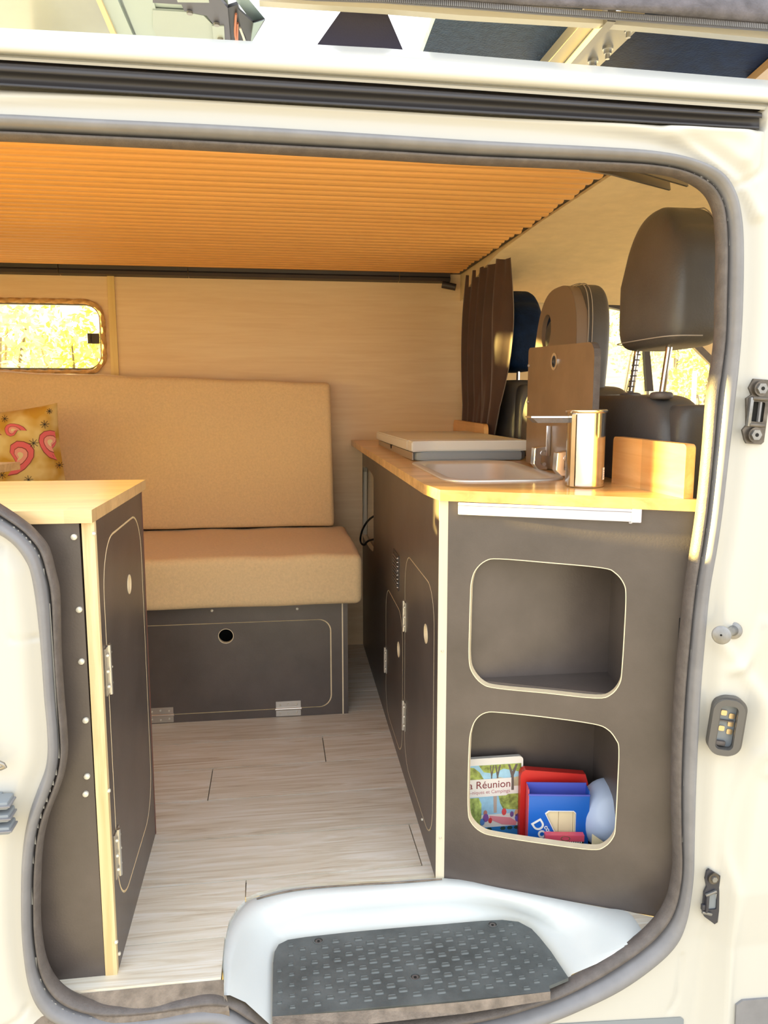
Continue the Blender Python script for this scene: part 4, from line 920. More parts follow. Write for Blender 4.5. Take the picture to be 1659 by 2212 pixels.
prt('title_band', [(0, 0.090), (0.096, 0.090), (0.106, 0.098), (0.106, 0.126), (0, 0.126)], M_paper, 0.0014)
text('title_text', 'La Réunion', 0.0212, BM_ @ Matrix.Translation((0.0085, 0.1075, 0.0018)), M_ink, bk)
text('subtitle_text', 'Pique-niques et Campings', 0.0098, BM_ @ Matrix.Translation((0.0015, 0.0965, 0.0018)), mat('pink_ink', (0.55, 0.28, 0.30), 0.6), bk)
settle(bk, (0.40, 1.415, NZ))
# red plastic wallet
rd = thing('red_wallet', 'red plastic box-shaped wallet behind the blue one in the niche', 'wallet')
RM_ = frame((0.463, 1.392, NZ + 0.001), (1, -0.09, 0), (0, 0.02, 1))
plate('wallet_body', [(0, 0), (0.128, 0), (0.134, 0.118), (0.128, 0.138), (0.010, 0.150), (0.003, 0.146), (0.0, 0.138)], [], 0.018, RM_, M_red, rd)
plate('front_flap', [(0.006, 0.0), (0.130, 0.0), (0.132, 0.112), (0.010, 0.126)], [], 0.004, RM_ @ Matrix.Translation((0, 0, 0.005)), M_red, rd)
settle(rd, (0.53, 1.40, NZ))
# blue wallet with a clear window onto wooden tiles
bl = thing('blue_wallet', 'blue vinyl wallet with a clear window showing pale wooden tiles', 'wallet')
QM = frame((0.466, 1.352, NZ + 0.001), (1, -0.16, 0), (0, 0.02, 1))
win = [(0.034, 0.082), (0.040, 0.087), (0.086, 0.087), (0.090, 0.083), (0.090, 0.016), (0.066, 0.016)]
plate('front', [(0, 0), (0.114, 0), (0.116, 0.119), (0.001, 0.119)], [win], 0.0015, QM, M_bluep, bl)
plate('window_border', [(a + (a - 0.078)*0.05, b + (b - 0.055)*0.05) for a, b in win], [win], 0.0006, QM @ Matrix.Translation((0, 0, 0.0006)), M_paper, bl)
box('back', (0.0, 0.0, -0.028), (0.115, 0.132, -0.0265), M_bluei, bl, M=QM)
box('side', (0.0, 0.0, -0.028), (0.0012, 0.130, -0.0006), M_pink, bl, M=QM); box('side', (0.1142, 0.0, -0.028), (0.1154, 0.128, -0.0006), M_bluep, bl, M=QM)
box('rim', (0.0, 0.1185, -0.001), (0.116, 0.1215, 0.0016), M_bluei, bl, M=QM)
for k in range(3): box('wooden_tile', (0.031 + k*0.0275, 0.010, -0.010), (0.0578 + k*0.0275, 0.098, -0.003), M_cream, bl, M=QM)
rot = Matrix.Rotation(math.radians(-58), 4, 'Z')
text('lettering', 'Dominos', 0.030, QM @ Matrix.Translation((0.005, 0.064, 0.0006)) @ rot, M_paper, bl, bold=0.0005)
text('lettering', 'couleurs', 0.013, QM @ Matrix.Translation((0.030, 0.056, 0.0006)) @ rot, M_paper, bl, bold=0.0003)
settle(bl, (0.53, 1.355, NZ))
pk = thing('pink_card_box', 'small pink card box lying in front of the blue wallet', 'box')
PM = frame((0.492, 1.326, NZ + 0.001), (1, -0.16, 0), (0, 0, 1))
box('box_body', (0, 0, -0.012), (0.072, 0.040, 0), M_line, pk, M=PM); box('box_lid', (-0.0005, 0.040, -0.0125), (0.0725, 0.052, 0.0005), M_pink, pk, M=PM)
plate('round_print', circ(0.037, 0.046, 0.009, 16, 0.005), [circ(0.037, 0.046, 0.0075, 16, 0.004)], 0.0004, PM @ Matrix.Translation((0, 0, 0.0009)), M_brass, pk)
for k in range(16): box('hatch_mark', (0.006 + k*0.004, 0.037, 0), (0.008 + k*0.004, 0.0395, 0.0004), M_paper, pk, M=PM)
settle(pk, (0.53, 1.32, NZ))
# pale blue bowl on edge
bw_ = thing('plastic_bowl', 'pale blue plastic bowl leaning on its edge at the right of the niche', 'bowl')
rowsb = []
BWM = Matrix.Translation((0.622, 1.338, NZ + 0.079)) @ Matrix.Rotation(math.radians(-35), 4, 'Z') @ Matrix.Rotation(math.radians(62), 4, 'X') @ Matrix.Rotation(math.radians(18), 4, 'Y')
pf_ = [(0.0, 0.030), (0.022, 0.030), (0.030, 0.026), (0.044, 0.012), (0.054, -0.004), (0.058, -0.010), (0.058, -0.012), (0.053, -0.006), (0.042, 0.009), (0.028, 0.023), (0.0, 0.027)]
for k in range(36):
    a = 2*PI*k/36; rowsb.append([BWM @ Vector((r_*math.cos(a), r_*math.sin(a)*1.15, z)) for r_, z in pf_])
grid('bowl_shell', rowsb, M_bowl, bw_, True, closed=True)
settle(bw_, (0.61, 1.33, NZ))
pp = thing('folded_map', 'cream folded map standing under the pale blue bowl', 'paper')
MM = frame((0.572, 1.300, NZ + 0.001), (1, -0.45, 0), (0, 0.1, 1))
raw('paper_sheet', [MM @ Vector(p) for p in ((0, 0, 0), (0.05, 0, 0), (0.05, 0.040, 0), (0.03, 0.043, 0), (0.0, 0.060, 0), (0, 0, -0.002), (0.05, 0, -0.002), (0.05, 0.040, -0.002), (0.03, 0.043, -0.002), (0.0, 0.060, -0.002))], [(0, 1, 2, 3, 4), (9, 8, 7, 6, 5), (3, 2, 7, 8), (4, 3, 8, 9), (1, 6, 7, 2)], M_cream, pp)
plate('map_line', [(0.006, 0.040), (0.03, 0.034), (0.03, 0.035), (0.006, 0.0412)], [], 0.0003, MM @ Matrix.Translation((0, 0, 0.0005)), M_line, pp)
settle(pp, (0.59, 1.29, NZ))

# ================================================================ CURTAIN AND CAB SEATS
rowsc = []
for k in range(61):
    t = k/60; col = []
    for j in range(25):
        s_ = j/24; z = 1.335 - (1.335 - 0.80)*s_ - (0.02*t)*(1 - s_)
        yf = 2.80 - t*(0.53 - 0.14*s_ + 0.05*math.sin(PI*s_))
        amp = 0.010 + 0.013*math.sin(PI*min(1, s_*1.2))
        x = 0.676 + amp*math.sin(t*34 + 0.7*math.sin(2.5*s_ + 3*t)) + 0.005*math.sin(t*71 + 1.5*s_)
        col.append((x, yf + 0.003*math.sin(5*s_ + 7*t), z + 0.004*math.sin(25*t)))
    rowsc.append(col)
cur = grid('curtain', rowsc, M_curtain); tag(cur, 'dark brown gathered curtain hanging beside the cab', 'curtain')

def post(root, x, y, z0, z1_, dx, notched):
    p = cyl('headrest_post', (x, y, z0), (x + dx, y, z1_), 0.0062, M_steel, root, 14)
    if notched:
        for k in range(9): cyl('post_notch', (x + dx*k/9, y, z0 + 0.014 + k*0.0105), (x + dx*k/9, y, z0 + 0.0165 + k*0.0105), 0.0068, M_rubberd, p, 12)
    return p
s1 = thing('passenger_seat', 'near dark leatherette cab seat with raised headrest on two posts', 'seat')
def dome(p):
    t = max(0, p.z/0.14); return (p.x*(1 - 0.14*t) + 0.016*t, p.y*(1 - 0.40*t**2) + 0.004*t, p.z + 0.008*t - 0.045*t*max(0.0, min(1.0, 0.15 - p.y/0.125))**2 - 0.012*t*max(0.0, p.y/0.125)**2)
hr = superq('headrest', (0.752, 1.452, 1.128), (0.058, 0.125, 0.128), M_seat, s1, e1=0.30, e2=0.42, nu=56, nv=36, fn=dome)
def seam(pts, c, par, r=0.0011): return tube('seam', [Vector(c) + Vector(dome(Vector(p))) for p in pts], r, M_thread, par, 6)
pts = []
for k in range(41):
    a = math.radians(-60 + 155*k/40); ca, sa = math.cos(a), math.sin(a)
    pts.append((0.040, -0.128*math.copysign(abs(ca)**0.42, ca)*0.985, 0.130*math.copysign(abs(sa)**0.36, sa)))
seam(pts, (0.752, 1.452, 1.128), hr)
bot = []
for k in range(31):
    a = math.radians(100 + 170*k/30); bot.append((0.0605*math.copysign(abs(math.cos(a))**0.42, math.cos(a)), 0.1265*math.copysign(abs(math.sin(a))**0.42, math.sin(a)), -0.112))
seam(bot, (0.752, 1.452, 1.128), hr)
post(s1, 0.716, 1.525, 0.905, 1.03, 0.014, True); post(s1, 0.716, 1.395, 0.905, 1.03, 0.014, False)
for yy in (1.525, 1.395): superq('post_collar', (0.716, yy, 0.9115), (0.020, 0.022, 0.0075), M_rubberd, s1, e1=0.6, e2=0.9, nu=24, nv=10)
def shoulder(p):
    t = p.z/0.42
    return (p.x*(1 - 0.10*max(0, t)), p.y*(1 - 0.06*max(0, t)**3), p.z - 0.030*(p.y/0.24)**4*max(0, t))
superq('backrest', (0.738, 1.555, 0.495), (0.068, 0.235, 0.420), M_seat, s1, e1=0.22, e2=0.45, nu=64, nv=48, fn=shoulder)
superq('side_bolster', (0.765, 1.356, 0.49), (0.060, 0.050, 0.405), M_seat, s1, e1=0.25, e2=0.6, nu=32, nv=32)
box('seat_base', (0.70, 1.30, 0.0), (1.25, 1.79, 0.36), M_seatshell, s1, bev=0.03)
superq('seat_squab', (1.0, 1.55, 0.42), (0.27, 0.235, 0.08), M_seat, s1, e1=0.4, e2=0.3)
settle(s1, (0.95, 1.56, 0))
s2 = thing('middle_seat', 'middle dark cab seat with tall headrest pierced by an oval hole', 'seat')
# headrest tower with an oval opening in its back shell
hx, hy = 0.71, 2.02
tow = []
for k in range(33):
    a = PI*k/32; tow.append((hy - 2.02 + 0.155*math.copysign(abs(math.cos(a))**0.75, math.cos(a)), 0.19 + 0.165*0 + 0.20*abs(math.sin(a))**0.85))
shell = [(-y, z) for y, z in tow]; 
MS = frame((0.722, 2.02, 0.80), (0, -1, 0), (0.04, 0, 1))
oy = ax(1171, 716, 0.722)
outl = [(0.155*math.copysign(abs(math.cos(PI*k/32))**0.7, math.cos(PI*k/32)), 0.20 + 0.195*abs(math.sin(PI*k/32))**0.8) for k in range(33)] + [(-0.155, -0.05), (0.155, -0.05)]
hc = (-(float(oy[1]) - 2.02), float(oy[2]) - 0.80)
sh_ = plate('back_shell', outl, [circ(hc[0], hc[1], 0.036, 28, 0.045)], 0.03, MS, M_seatshell, s2)
bm = bmesh.new(); bm.from_mesh(sh_.data); bmesh.ops.remove_doubles(bm, verts=bm.verts, dist=1e-5)
bmesh.ops.bevel(bm, geom=[e for e in bm.edges if len(e.link_faces) == 2 and e.calc_face_angle(0) > 1.0], offset=0.010, segments=4, affect='EDGES', clamp_overlap=True); bm.to_mesh(sh_.data); bm.free(); auto_smooth(sh_, 60)
sh_.data.materials.clear(); sh_.data.materials.append(M_seatshell); [setattr(p, 'material_index', 0) for p in sh_.data.polygons]
plate('headrest_pocket', circ(hc[0], hc[1], 0.040, 28, 0.049), [], 0.002, MS @ Matrix.Translation((0, 0, -0.012)), M_navy, s2)
def tower(p):
    t = max(0, p.z/0.3); return (p.x + 0.02*t, p.y*(1 - 0.10*t**3), p.z)
cush = superq('headrest_cushion', (0.775, 2.02, 0.90), (0.046, 0.155, 0.295), M_seat, s2, e1=0.45, e2=0.40, nu=48, nv=40, fn=tower)
for dx in (-0.024, -0.014):
    pts = []
    for k in range(31):
        a = math.radians(-15 + 120*k/30); ca, sa = math.cos(a), math.sin(a); p = Vector(tower(Vector((dx, -0.1575*math.copysign(abs(ca)**0.45, ca), 0.2975*math.copysign(abs(sa)**0.45, sa))))); pts.append(Vector((0.775, 2.02, 0.90)) + p)
    tube('seam', pts, 0.0012, M_thread, cush, 6)
superq('backrest', (0.795, 2.03, 0.47), (0.095, 0.225, 0.47), M_seat, s2, e1=0.25, e2=0.4, nu=48, nv=32)
box('seat_base', (0.72, 1.83, 0.0), (1.25, 2.25, 0.36), M_seatshell, s2, bev=0.03)
settle(s2, (0.95, 2.03, 0))
s3 = thing('driver_seat', 'far dark cab seat partly hidden behind the curtain', 'seat')
superq('headrest', (0.80, 2.60, 1.128), (0.062, 0.14, 0.130), M_navy, s3, e1=0.38, e2=0.4, nu=40, nv=28, fn=dome)
cyl('headrest_post', (0.80, 2.54, 0.94), (0.80, 2.54, 1.03), 0.006, M_steel, s3)
superq('backrest', (0.80, 2.60, 0.50), (0.080, 0.21, 0.47), M_seat, s3, e1=0.22, e2=0.4, nu=48, nv=32)
superq('side_bolster', (0.815, 2.41, 0.50), (0.070, 0.045, 0.455), M_seat, s3, e1=0.25, e2=0.6)
box('seat_base', (0.72, 2.36, 0.0), (1.25, 2.78, 0.36), M_seatshell, s3, bev=0.03)
settle(s3, (0.95, 2.58, 0))
# two grey ceiling rails at the front end of the slats
for k, (a, b, lab) in enumerate((((1255, 366), (1449, 410), 'longer pale metal strip under the ceiling near the door corner'), ((1330, 363), (1487, 402), 'shorter pale metal strip under the ceiling, right one of the pair'))):
    pa = ay(a[0], a[1], 1.36); pb_ = ay(b[0], b[1], 1.42 if k else 1.44); d = Vector(pb_) - Vector(pa); L = d.length
    M = frame(pa, d, (0, 0.25, 1))
    pr = [(0, 0.0), (L*0.35, 0.004), (L, 0), (L, 0.026), (0, 0.030)]
    o = plate('ceiling_strip', pr, [], 0.004, M, M_alu); tag(o, lab, 'strip')

# ================================================================ STEP MAT
smt = thing('step_mat', 'worn grey rubber step tread with raised studs and three bolts', 'step mat')
mo = [(588, 2196), (589, 2140), (590, 2080), (593, 2056), (602, 2040), (622, 2030), (660, 2024), (760, 2013), (860, 2004), (960, 1996), (1040, 1989), (1085, 1987), (1120, 1991), (1148, 2006), (1165, 2024), (1190, 2055), (1228, 2112), (1186, 2130), (1189, 2142)]
ZM = -0.050
mp_ = [tuple(map(float, az(u, v, ZM)[:2])) for u, v in mo]
MT = Matrix.Translation((0, 0, ZM))
bo = [(688, 2032), (1064, 1997), (897, 2110)]
bp_ = [az(u, v, ZM) for u, v in bo]
plate('mat_body', mp_, [circ(p[0], p[1], 0.0078, 16) for p in bp_], 0.006, MT, M_mat, smt)
fr_ = [az(588, 2196, ZM), az(800, 2182, ZM), az(1000, 2164, ZM), az(1189, 2142, ZM)]
fr2 = [ay(590, 2240, 1.085), ay(800, 2212, 1.095), ay(1000, 2190, 1.10), ay(1189, 2160, 1.105)]
raw('front_skirt', [tuple(p) for p in fr_] + [tuple(p) for p in fr2], [(i, i+1, 5+i, 4+i) for i in range(3)], M_felt, smt)
for p in bp_:
    b_ = cyl('bolt', (p[0], p[1], ZM - 0.007), (p[0], p[1], ZM - 0.001), 0.0062, M_rubberd, smt, 14)
    cyl('bolt_socket', (p[0], p[1], ZM - 0.0012), (p[0], p[1], ZM - 0.0004), 0.0026, M_hole, b_, 6)
    plate('bolt_washer', circ(p[0], p[1], 0.0098, 20), [circ(p[0], p[1], 0.0075, 20)], 0.001, Matrix.Translation((0, 0, ZM + 0.0007)), M_mat, b_)
mpa = np.array(mp_)
stud_me = None
x0_, x1_ = mpa[:, 0].min(), mpa[:, 0].max(); yA, yB_ = mpa[:, 1].min(), mpa[:, 1].max()
nrow = 0; studs = 0
y = yA + 0.012
while y < yB_ - 0.006:
    x = x0_ + 0.012 + (0.020 if nrow % 2 else 0.0)
    while x < x1_ - 0.008:
        yy = y + 0.010*math.sin((x - x0_)*PI/(x1_ - x0_))*0 
        X1 = np.array([[x]]); Y1 = np.array([[yy]])
        if inside(mpa, X1, Y1)[0, 0] and dist(mpa, X1, Y1, True)[0, 0] > 0.0105 and min(math.hypot(x - p[0], yy - p[1]) for p in bp_) > 0.016:
            c = math.sin(min(1, max(0, (x - x0_)/(x1_ - x0_)))*PI); c2 = math.sin(min(1, max(0, (yy - yA)/(yB_ - yA)))*PI)
            sc = 0.42 + 0.5*c**0.8
            if stud_me is None:
                a = rrect(-0.0088, -0.0050, 0.0088, 0.0050, 0.003, 3); i_ = rrect(-0.0070, -0.0034, 0.0070, 0.0034, 0.002, 3); i2 = rrect(-0.0062, -0.0026, 0.0062, 0.0026, 0.002, 3)
                n = len(a); Vv = [(p[0], p[1], 0) for p in a] + [(p[0], p[1], 0.0022) for p in i_] + [(p[0], p[1], 0.0014) for p in i2]
                Ff = [(k, (k+1) % n, n + (k+1) % n, n + k) for k in range(n)] + [(n + k, n + (k+1) % n, 2*n + (k+1) % n, 2*n + k) for k in range(n)] + [tuple(range(2*n, 3*n))]
                o = raw('tread_stud', Vv, Ff, M_stud, smt); stud_me = o
            else: o = stud_me.copy(); C.objects.link(o)
            o.location = (x + random.uniform(-.001, .001), yy, ZM); o.scale = (sc, sc, 1); studs += 1
        x += 0.040
    y += 0.0120; nrow += 1
settle(smt, (0.22, 1.2, ZM - 0.006))

# ================================================================ HARDWARE ON THE DOOR PILLARS
def bodyy(x, z):          # skin position at (x, z)
    i = int(np.clip(np.searchsorted(gx, x), 0, len(gx)-1)); j = int(np.clip(np.searchsorted(gz, z), 0, len(gz)-1)); return float(Yg[j, i])
def at_body(u, v):
    y = 1.11
    for _ in range(4): p = ay(u, v, y); y = bodyy(p[0], p[2])
    return ay(u, v, y)
# upper striker
st = thing('door_striker', 'blackened steel striker loop with two bolts, upper bracket on the right pillar', 'bracket')
T = Matrix.Translation(Vector(at_body(1631, 888)) + Vector((0, -0.001, 0))) @ Matrix.Rotation(math.radians(4), 4, 'Y') @ frame((0, 0, 0), (1, 0, 0), (0, 0, 1))
plate('backplate', [(-0.012, 0.048), (0.016, 0.048), (0.019, 0.044), (0.018, -0.046), (0.014, -0.050), (-0.010, -0.050), (-0.014, -0.045), (-0.020, -0.030), (-0.014, -0.022), (-0.020, 0.018), (-0.012, 0.024), (-0.018, 0.034)], [rrect(-0.008, -0.016, 0.012, 0.014, 0.002, 2)], 0.004, T @ Matrix.Translation((0, 0, 0.004)), M_bolt_d, st)
plate('slot', rrect(-0.009, -0.017, 0.013, 0.015, 0.002, 2), [], 0.001, T @ Matrix.Translation((0, 0, 0.001)), M_hole, st)
box('loop_bar', (-0.0155, -0.024, 0.003), (-0.010, 0.020, 0.009), M_pin, st, M=T, bev=0.001); box('loop_bar', (0.002, -0.016, 0.002), (0.005, 0.014, 0.007), M_rubber, st, M=T)
box('lug', (-0.012, -0.024, 0.003), (0.014, -0.019, 0.010), M_bolt_d, st, M=T, bev=0.001); box('lug', (-0.012, 0.016, 0.003), (0.014, 0.021, 0.010), M_bolt_d, st, M=T, bev=0.001)
for z in (0.034, -0.036):
    b_ = cyl('bolt', T @ Vector((-0.001, z, 0.003)), T @ Vector((-0.001, z, 0.010)), 0.0115, M_bolt_d, st, 18); cyl('bolt_head', T @ Vector((-0.001, z, 0.009)), T @ Vector((-0.001, z, 0.0135)), 0.0085, M_pin, b_, 6); cyl('bolt_socket', T @ Vector((-0.001, z, 0.0128)), T @ Vector((-0.001, z, 0.0139)), 0.003, M_hole, b_, 8)
settle(st, tuple(at_body(1631, 888)))
# guide pin
pn = thing('guide_pin', 'short grey steel guide pin with round head on the right pillar', 'pin')
pb0 = Vector(at_body(1584, 1362)); hd_ = Vector(ay(1558, 1372, 1.058))
d = (hd_ - pb0).normalized()
tube('washer', [pb0 - d*0.002, pb0 + d*0.002, pb0 + d*0.003], [0.0135, 0.0135, 0.0115], M_pin, pn, 24)
tube('shaft', [pb0 + d*0.002, pb0 + d*0.012, hd_ - d*0.008, hd_ - d*0.004], [0.0085, 0.0065, 0.0065, 0.008], M_pin, pn, 20)
h_ = tube('pin_head', [hd_ - d*0.005, hd_ - d*0.003, hd_, hd_ + d*0.001], [0.010, 0.0138, 0.0138, 0.012], M_pin, pn, 28)
cyl('head_dimple', hd_ + d*0.0005, hd_ + d*0.0016, 0.0016, M_hole, h_, 10)
settle(pn, tuple(pb0))
# contact socket
M_seatshell2 = mat('socket_plastic', (0.11, 0.105, 0.10), 0.45)
ck = thing('contact_socket', 'dark plastic door contact socket with brass pads on the right pillar', 'socket')
T = Matrix.Translation(Vector(at_body(1560, 1562)) + Vector((0, -0.002, 0))) @ Matrix.Rotation(math.radians(6), 4, 'Y') @ Matrix.Rotation(math.radians(-14), 4, 'Z') @ frame((0, 0, 0), (1, 0, 0), (0, 0, 1))
o1 = rrect(-0.026, -0.048, 0.026, 0.048, 0.020, 8); o2 = rrect(-0.0245, -0.046, 0.0245, 0.046, 0.020, 8); i1 = rrect(-0.014, -0.036, 0.014, 0.036, 0.008, 6)
plate('base_rim', o1, [i1], 0.014, T @ Matrix.Translation((0.004, 0, 0.012)), M_seatshell2, ck); plate('front_rim', o2, [i1], 0.007, T @ Matrix.Translation((0, 0, 0.020)), M_seatshell2, ck)
plate('socket_floor', rrect(-0.015, -0.037, 0.015, 0.037, 0.008, 6), [], 0.002, T @ Matrix.Translation((0.002, 0, 0.003)), M_gplast, ck)
for a, b in ((-0.003, 0.020), (-0.003, -0.006), (0.010, 0.016), (0.010, 0.003), (0.010, -0.010)):
    plate('contact_pad', rrect(a - 0.0045, b - 0.0042, a + 0.0045, b + 0.0042, 0.002, 3), [], 0.002, T @ Matrix.Translation((0, 0, 0.006)), M_brass, ck)
box('divider', (-0.014, 0.0065, 0.003), (0.014, 0.0085, 0.008), M_rubberd, ck, M=T); box('latch_tab', (-0.010, -0.034, 0.003), (0.006, -0.026, 0.010), M_rubberd, ck, M=T, bev=0.002)
settle(ck, tuple(at_body(1557, 1562)))
# lower bracket
lb = thing('lower_latch_bracket', 'black pressed metal latch bracket low on the right pillar', 'bracket')
T = Matrix.Translation(Vector(at_body(1534, 1935)) + Vector((0, -0.001, 0))) @ Matrix.Rotation(math.radians(1), 4, 'Y') @ frame((0, 0, 0), (1, 0, 0), (0, 0, 1))
plate('backplate', [(-0.012, 0.048), (-0.008, 0.051), (0.016, 0.036), (0.018, 0.030), (0.014, -0.046), (0.009, -0.049), (-0.010, -0.034), (-0.014, -0.026), (-0.014, 0.010), (-0.010, 0.020), (-0.014, 0.034)], [rrect(-0.004, -0.022, 0.010, 0.006, 0.002, 2)], 0.004, T @ Matrix.Translation((0, 0, 0.004)), M_rail, lb)
plate('slot', rrect(-0.005, -0.023, 0.011, 0.007, 0.002, 2), [], 0.001, T @ Matrix.Translation((0, 0, 0.001)), M_gplast, lb)
b_ = cyl('bolt', T @ Vector((-0.001, 0.036, 0.003)), T @ Vector((-0.001, 0.036, 0.008)), 0.0095, M_bolt_d, lb, 18); cyl('bolt_head', T @ Vector((-0.001, 0.036, 0.008)), T @ Vector((-0.001, 0.036, 0.011)), 0.005, M_pin, b_, 6)
box('pressed_rib', (-0.010, 0.008, 0.004), (0.010, 0.013, 0.009), M_pin, lb, M=T @ Matrix.Rotation(0.35, 4, 'Z'), bev=0.0015); box('pressed_rib', (-0.012, -0.024, 0.004), (-0.008, 0.006, 0.010), M_rail, lb, M=T, bev=0.0015); box('pressed_rib', (-0.009, -0.030, 0.004), (0.010, -0.025, 0.008), M_pin, lb, M=T @ Matrix.Rotation(-0.3, 4, 'Z'), bev=0.0015)
box('side_tab', (-0.018, -0.020, 0.002), (-0.012, -0.010, 0.008), M_rail, lb, M=T, bev=0.001)
settle(lb, tuple(at_body(1534, 1935)))
# left pillar: ribbed contact plug and latch loop
rpg = thing('ribbed_contact_plug', 'dark grey ribbed contact plug on the left door pillar', 'plug')
p = Vector(at_body(4, 1745))
box('plug_body', (-0.05, -0.026, -0.028), (0.004, 0.0, 0.026), M_gplast, rpg, M=Matrix.Translation(p), bev=0.003)
for k in range(3):
    box('plug_rib', (-0.022, -0.034, -0.024 + k*0.0185), (0.020, -0.004, -0.012 + k*0.0185), M_gplast, rpg, M=Matrix.Translation(p), bev=0.003); box('contact_fin', (-0.005, -0.037, -0.0195 + k*0.0185), (0.0235, -0.008, -0.0165 + k*0.0185), M_rubber, rpg, M=Matrix.Translation(p), bev=0.001)
settle(rpg, tuple(p))
lt = thing('latch_loop', 'pale steel latch loop on the left door pillar', 'latch')
p = Vector(at_body(0, 1640)); box('loop_plate', (-0.03, -0.006, -0.012), (-0.006, 0.0, 0.045), M_alu, lt, M=Matrix.Translation(p), bev=0.002)
tube('loop', [p + Vector(q) for q in ((-0.012, -0.004, 0.014), (-0.006, -0.020, 0.014), (0.004, -0.026, 0.009), (0.013, -0.026, 0.004), (0.015, -0.026, 0.000), (0.008, -0.022, -0.004), (-0.004, -0.012, -0.008), (-0.012, -0.004, -0.010))], 0.0028, M_alu, lt, 10)
settle(lt, tuple(p))
# grey sill trim at the bottom right corner
q = [at_body(u, v) for u, v in ((1588, 2168), (1602, 2158), (1680, 2152), (1680, 2240), (1585, 2240))]
M = frame((0, min(p[1] for p in q) - 0.004, 0), (1, 0, 0), (0, 0, 1))
gt = plate('sill_trim', [(p[0], p[2]) for p in q], [], 0.012, M, M_rubber); tag(gt, 'grey plastic sill trim at the foot of the right pillar', 'trim')
q = [at_body(u, v) + np.array([0, -0.0015, 0]) for u, v in ((1150, 2214), (1300, 2205), (1470, 2196), (1476, 2201), (1476, 2240), (1150, 2250))]
raw('sill_slot', [tuple(p) for p in q], [tuple(range(6))], M_gplast, body)

# ================================================================ ROOF TENT ABOVE THE VAN
tent = thing('roof_tent', 'open roof tent base above the van with canvas cover, zip and pale frame', 'roof tent')
ZR = 1.62
us = [560, 680, 830, 1000, 1165, 1330, 1500, 1659, 1800]
def line3(vals, y): return [tuple(ay(u, v, y)) for u, v in zip(us, vals)]
def ribbon(name, la, lb, m, th=0.02, smooth=False, par=tent):
    a1 = [np.array(p) for p in la]; b1 = [np.array(p) for p in lb]; off = np.array([0, th, 0])
    return grid(name, [[tuple(p), tuple(q), tuple(q + off), tuple(p + off), tuple(p)] for p, q in zip(a1, b1)], m, par, smooth)
ribbon('frame_bar', line3([-8, -2, 1, 12, 22, 32, 48, 62, 78], 1.50), line3([2, 10, 19, 33, 43, 53, 68, 84, 98], 1.50), mat('pale_frame', (0.55, 0.53, 0.48), 0.4))
ribbon('zip_tape', line3([-20, -10, -6, 2, 14, 26, 38, 50, 70], 1.47), line3([-10, 0, 5, 17, 30, 42, 55, 66, 84], 1.47), M_zip, 0.004)
zpts = [ay(u, v, 1.466) for u, v in zip(us, [-14, -6, -1, 9, 22, 34, 46, 58, 77])]
zd = []; 
for a, b in zip(zpts[:-1], zpts[1:]):
    for k in range(40): zd.append(a + (b - a)*k/40)
bm = bmesh.new()
for k, p in enumerate(zd): addbox(bm, (p[0] - 0.0009, p[1] - 0.002, p[2] - 0.004), (p[0] + 0.0009, p[1], p[2] + 0.004))
zz_ = frombm('zip_teeth', bm, M_rubber, tent); zz_['kind'] = 'stuff'
zl = lambda vals, y: line3(vals, y)
rows = []
for k, (dv, y) in enumerate(((0, 1.468), (-6, 1.455), (-20, 1.45), (-45, 1.46), (-90, 1.50), (-160, 1.56))):
    rows.append([tuple(np.array(ay(u, v + dv, y)) + np.array([0, 0.006*math.sin(u/37 + k), 0])) for u, v in zip(us, [-20, -10, -6, 2, 14, 26, 38, 50, 70])])
grid('canvas_cover', rows, M_tent, tent)
tent_flaps = []
def under(name, pix, z, m, th=0.02, par=tent):
    q = [az(u, v, z) for u, v in pix]
    o = plate(name, [(p[0], p[1]) for p in q], [], th, Matrix.Translation((0, 0, z + th)), m, par); return o
under('slate_panel', [(948, 20), (1275, 40), (1130, 200), (880, 200)], ZR + 0.012, M_blue)
under('navy_panel', [(1345, 40), (1720, 60), (1720, 200), (1240, 200)], ZR + 0.012, M_navy)
under('wooden_batten', [(1690, 120), (1760, 140), (1660, 190), (1610, 190)], ZR - 0.01, M_board)
cb_ = under('cross_bar', [(1262, 45), (1322, 50), (1195, 175), (1150, 175)], ZR - 0.012, mat('pale_cross_bar', (0.50, 0.44, 0.32), 0.4), 0.025)
under('bracket', [(1318, 48), (1392, 50), (1262, 175), (1205, 175)], ZR - 0.006, M_alu, 0.02)
under('bracket_web', [(1312, 46), (1330, 48), (1215, 175), (1200, 175)], ZR - 0.030, M_alu, 0.03)
for u, v in ((1358, 55), (1313, 103), (1281, 130)):
    p = az(u, v, ZR - 0.006); b_ = cyl('bolt', (p[0], p[1], p[2] + 0.001), (p[0], p[1], p[2] - 0.004), 0.011, M_zinc, tent, 18)
    cyl('bolt_nut', (p[0], p[1], p[2] - 0.003), (p[0], p[1], p[2] - 0.012), 0.0078, M_zinc, b_, 6); cyl('bolt_end', (p[0], p[1], p[2] - 0.012), (p[0], p[1], p[2] - 0.022), 0.0045, M_zinc, b_, 10)
settle(tent, (0.6, 1.8, 1.55))
fl = thing('hanging_flap', 'dark trapezoid fabric flap hanging from the pale tent frame', 'flap')
q = [ay(u, v, 1.56) for u, v in ((742, 16), (832, 18), (893, 160), (640, 160))]
plate('flap', [(p[0], p[2]) for p in q], [], 0.02, frame((0, 1.56, 0), (1, 0, 0), (0, 0, 1)), mat('dark_indigo_fabric', (0.022, 0.022, 0.055), 0.8, bump=0.3, bscale=(300, 300, 300)), fl)
